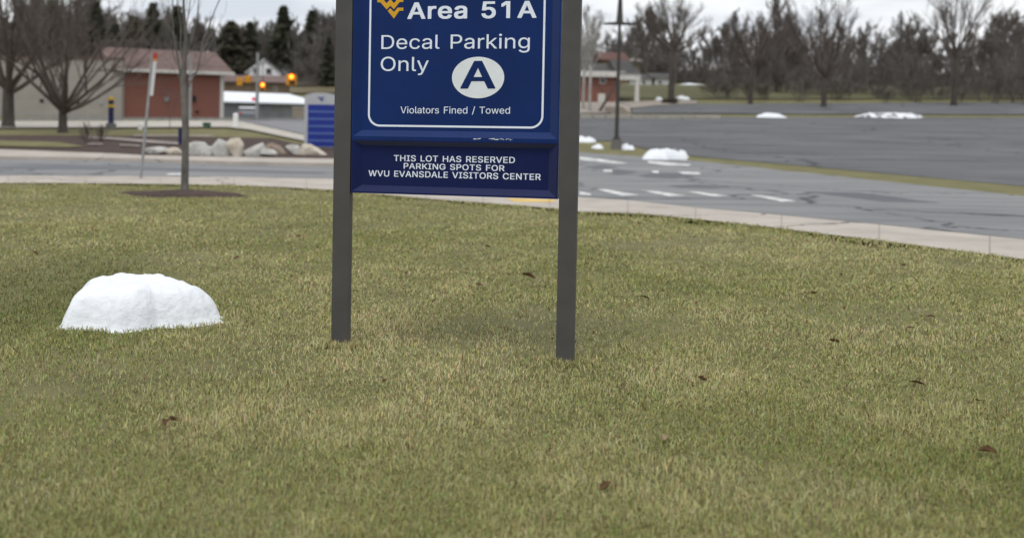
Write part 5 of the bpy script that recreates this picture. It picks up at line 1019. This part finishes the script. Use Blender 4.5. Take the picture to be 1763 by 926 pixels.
# ------------------------------------------------------------------ vehicles
def car(loc, rz, body, roofm, label, L_=4.3, W_=1.75, Hh=1.45, van=False):
    t = thing('parked_car', label, 'van' if van else 'car', loc, rz)
    r_ = .32
    prof = [(-L_ / 2, .28), (L_ / 2, .28), (L_ / 2, .62), (L_ / 2 - .25, .78), (L_ / 2 - 1.1, .9), (-L_ / 2 + .25, .92), (-L_ / 2, .7)]
    if van: prof = [(-L_ / 2, .28), (L_ / 2, .28), (L_ / 2, .8), (L_ / 2 - .5, 1.0), (-L_ / 2, 1.0)]
    MB().prism(prof, -W_ / 2, W_ / 2).build('body', body, t, bevel=.05)
    z0_ = 1.0 if van else .905
    cab = [(-L_ / 2 + .45, z0_), (L_ / 2 - 1.2, z0_), (L_ / 2 - 2.0, Hh), (-L_ / 2 + .95, Hh)] if not van else [(-L_ / 2 + .02, z0_), (L_ / 2 - .6, z0_), (L_ / 2 - 1.3, Hh), (-L_ / 2 + .1, Hh)]
    cb = MB().prism(cab, -W_ / 2 + .12, W_ / 2 - .12).build('cabin_glass', M_GLASS, t, bevel=.03)
    MB().prism([(cab[3][0] - .05, Hh - .03), (cab[2][0] + .05, Hh - .03), (cab[2][0] - .1, Hh + .07), (cab[3][0] + .1, Hh + .07)], -W_ / 2 + .10, W_ / 2 - .10).build('roof', roofm, t, bevel=.02)
    for x in (-L_ / 2 + .8, L_ / 2 - .85):
        for s in (-1, 1):
            wh = MB().tube([(x, s * (W_ / 2 - .16), r_), (x, s * (W_ / 2 + .02), r_)], r_, 18).build('wheel', M_RUBBER, t)
            MB().tube([(x, s * (W_ / 2 + .015), r_), (x, s * (W_ / 2 + .03), r_)], r_ * .6, 14).build('rim', M_GREYMETAL, wh)
    for s in (-1, 1):
        MB().box(L_ / 2 - .06, L_ / 2 + .015, s * W_ * .34 - .16, s * W_ * .34 + .16, .58, .70).build('headlight', M_SIGNWHITE, t)
        MB().box(-L_ / 2 - .015, -L_ / 2 + .06, s * W_ * .38 - .12, s * W_ * .38 + .12, .66, .80).build('tail_light', M_RED, t)
g = at(427, 203, 100); g.z = height(g.x, g.y)
car(tuple(g), PI / 2 + .1, M_CARGREY, M_SNOW, 'grey car with snow on its roof behind the guard rail beside the signal pole', Hh=1.2)
g = ground(1192, 148); o = mound('snow_strip', g.x, g.y, 1.9, .9, .24, M_SNOW, 12, rag=.4, n=24, rings=6, amp=.2); tag(o, 'distant snow strip on the far lawn right of the large bare tree', 'snow')
# ------------------------------------------------------------------ near lawn: grass blades and dead leaves
nr = np.random.default_rng(12)
def fbm(x, y, f, seed):
    out_ = np.zeros_like(x); amp = 1.0
    for o in range(4):
        r2 = np.random.default_rng(seed + o); tot = np.zeros_like(x)
        for k in range(7):
            a = r2.uniform(0, 2 * PI); fr = f * r2.uniform(.6, 1.5); ph = r2.uniform(0, 2 * PI)
            tot += np.sin((x * np.cos(a) + y * np.sin(a)) * fr + ph)
        out_ += amp * tot / 7 * 1.6; amp *= .6; f *= 2.1
    return out_ / 2.0
NB = 640000
Yb_ = 3.1 * np.exp(nr.random(NB) * math.log(22.5 / 3.1))
ub = nr.uniform(-.345, .625, NB); xb_ = ub * Yb_
ex = np.array([p[0] for p in lawn_edge]); ey = np.array([p[1] for p in lawn_edge])
ye = np.interp(xb_, ex, ey)
keep = (Yb_ < ye - .02 + nr.normal(0, .03, NB))
mr = ((xb_ - gm_.x) / .93) ** 2 + ((Yb_ - gm_.y - .05) / .60) ** 2
keep &= mr > 1.0 + nr.uniform(-.15, .35, NB)
thin = fbm(xb_, Yb_, 2.2, 5); keep &= nr.random(NB) < np.clip(.66 + .75 * thin, .06, 1)
xb_, Yb_ = xb_[keep], Yb_[keep]; # uncut tufts round the feet of the sign posts
for lx in (-.63, .628):
    f_ = SIGN_T + SIGN_R @ Vector((lx, .03, 0)); k_ = 900
    aa = nr.uniform(0, 2 * PI, k_); rr = .055 + np.abs(nr.normal(0, .035, k_)); xb_ = np.append(xb_, f_.x + np.cos(aa) * rr * 1.1); Yb_ = np.append(Yb_, f_.y + np.sin(aa) * rr)
n_tuft = 1800; n = len(xb_)
n1 = fbm(xb_, Yb_, 1.3, 31); n2 = fbm(xb_, Yb_, 5.0, 57); n3 = fbm(xb_, Yb_, 14.0, 91)
Lb_ = nr.uniform(.014, .044, n) * (1 + .55 * n2 + .25 * n3); Lb_ = np.clip(Lb_, .010, .085); Lb_[-n_tuft:] = nr.uniform(.025, .065, n_tuft)
wb_ = nr.uniform(.0011, .0021, n) * np.clip(Yb_ / 4.2, 1, 3.4)
az = nr.uniform(0, 2 * PI, n); lean = np.abs(nr.normal(.75, .45, n)); lean = np.clip(lean, .05, 1.5)
dx, dy = np.cos(az), np.sin(az)
fa = az + PI / 2 + nr.normal(0, .5, n); px_, py_ = np.cos(fa) * wb_, np.sin(fa) * wb_
zb = np.full(n, LAWN_Z)
V = np.zeros((n, 5, 3), np.float32)
for k, (t_, wfac, sgn) in enumerate(((0, 1, -1), (0, 1, 1), (.55, .8, 1), (.55, .8, -1), (1, 0, 0))):
    ang = lean * (t_ ** 1.2)
    V[:, k, 0] = xb_ + dx * np.sin(ang) * Lb_ * t_ + px_ * wfac * sgn
    V[:, k, 1] = Yb_ + dy * np.sin(ang) * Lb_ * t_ + py_ * wfac * sgn
    V[:, k, 2] = zb - .004 + np.cos(np.minimum(ang, 1.52)) * Lb_ * t_ + .001
me = bpy.data.meshes.new('lawn_grass')
me.vertices.add(n * 5); me.vertices.foreach_set('co', V.ravel())
idx = np.arange(n) * 5
loops = np.concatenate([np.stack([idx, idx + 1, idx + 2, idx + 3], 1), np.stack([idx + 3, idx + 2, idx + 4, idx + 4], 1)[:, :3]], 1).astype(np.int32)
me.loops.add(n * 7); me.loops.foreach_set('vertex_index', loops.ravel())
ls = np.stack([np.arange(n) * 7, np.arange(n) * 7 + 4], 1).astype(np.int32).ravel(); lt = np.tile(np.array([4, 3], np.int32), n)
me.polygons.add(n * 2); me.polygons.foreach_set('loop_start', ls); me.polygons.foreach_set('loop_total', lt)
me.update(calc_edges=True)
straw = np.clip(.37 + .42 * n1 + .34 * n2 + .26 * n3 + nr.normal(0, .25, n), 0, 1)
green = np.stack([nr.uniform(.18, .27, n), nr.uniform(.205, .295, n), nr.uniform(.055, .09, n)], 1)
dry = np.stack([nr.uniform(.46, .66, n), nr.uniform(.42, .58, n), nr.uniform(.21, .32, n)], 1)
lowl = np.clip(1 - ((xb_ + 2.3) / 1.1) ** 2 - ((Yb_ - 8.6) / 2.4) ** 2, 0, 1)     # a greener, lusher patch of turf
col = green * (1 - straw[:, None]) + dry * straw[:, None]
col = col * (1 - lowl[:, None] * .55) + np.array([.085, .11, .032]) * lowl[:, None] * .55
brown = nr.random(n) < .05; col[brown] = np.stack([nr.uniform(.10, .2, n), nr.uniform(.07, .13, n), nr.uniform(.03, .06, n)], 1)[brown]
ca = me.color_attributes.new('blade', 'FLOAT_COLOR', 'POINT')
c4 = np.ones((n, 5, 4), np.float32); c4[:, :, :3] = col[:, None, :]
ca.data.foreach_set('color', c4.ravel())
m = bpy.data.materials.new('grass_blade'); m.use_nodes = True
b = m.node_tree.nodes['Principled BSDF']; at_ = m.node_tree.nodes.new('ShaderNodeAttribute'); at_.attribute_name = 'blade'
m.node_tree.links.new(at_.outputs['Color'], b.inputs['Base Color']); b.inputs['Roughness'].default_value = .75; b.inputs['Specular IOR Level'].default_value = .2
thin_leaf(m, .12)
og = link('lawn_grass', me, m); tag(og, 'short patchy olive winter grass on the near lawn', 'grass', kind='stuff')

def leaf(x, y, size, m, label, seed, group='dead leaves on the lawn', share=None):
    rng = random.Random(seed); v_, f_ = [], []
    nx_, ny_ = 6, 4; cur = rng.uniform(.3, .9)
    for j in range(ny_ + 1):
        for i in range(nx_ + 1):
            s = i / nx_; q = j / ny_ * 2 - 1
            wdt = math.sin(PI * min(1, s * .95 + .05)) ** .8 * (.42 + .10 * math.sin(s * 17 + seed))
            xx = (s - .5) * size; yy = q * wdt * size * .55
            v_.append((xx, yy, .030 + cur * size * .40 * q * q * wdt * 2 + size * .10 * math.sin(s * 3 + seed) * .5 + rng.uniform(-.002, .002)))
    for j in range(ny_):
        for i in range(nx_): k = j * (nx_ + 1) + i; f_.append((k, k + 1, k + nx_ + 2, k + nx_ + 1))
    o = MB().add(v_, f_).build('fallen_leaf', m, None, loc=(x, y, LAWN_Z)); o.rotation_euler = (rng.uniform(-.4, .4), rng.uniform(-.3, .3), rng.uniform(0, 6.28))
    tag(o, label, 'leaf', group)
for i, (px, py, sp_, m_, lb) in enumerate([(325, 381, 13, M_LEAF, 'brown leaf on the lawn below the mulch ring'), (341, 319, 8, M_LEAF, 'brown leaf near the pavement right of the slender trunk'), (408, 443, 15, M_LEAF, 'brown leaf on the lawn above right of the snow heap'),
      (515, 406, 14, M_LEAF, 'brown leaf midway between the slender tree and left sign post'), (655, 405, 15, M_LEAF2, 'pale leaf between the sign posts, nearest to the left post'), (908, 476, 24, M_LEAF, 'large dark curled leaf between the posts, nearest to the right post'),
      (826, 492, 28, M_LEAF2, 'large pale leaf on the lawn midway between the sign posts'), (1075, 457, 22, M_LEAF, 'reddish brown leaf on the grass right of the right sign post'), (58, 434, 18, M_LEAF, 'brown leaf at the left edge on the greener grass'),
      (838, 424, 12, M_LEAF, 'small brown leaf under the lower panel of the sign'), (1100, 384, 9, M_LEAF, 'small brown leaf close to the pavement right of the sign'), (700, 470, 12, M_LEAF, 'tiny brown leaf between the posts left of the pale one')]):
    g = plane_hit(px, py, LAWN_Z + .03); leaf(g.x, g.y, sp_ * g.y / FPX, m_, lb, i + 1)
rng = random.Random(33)
for i in range(34):
    Y = 3.5 * math.exp(rng.random() * math.log(16 / 3.5)); u = rng.uniform(-.33, .6); x = u * Y
    if Y > Ye(x) - .3: continue
    leaf(x, Y, rng.uniform(.035, .075), rng.choice([M_LEAF, M_LEAF, M_LEAF2]), 'small curled dead leaf lying scattered in the grass', 100 + i, 'scattered small leaves')
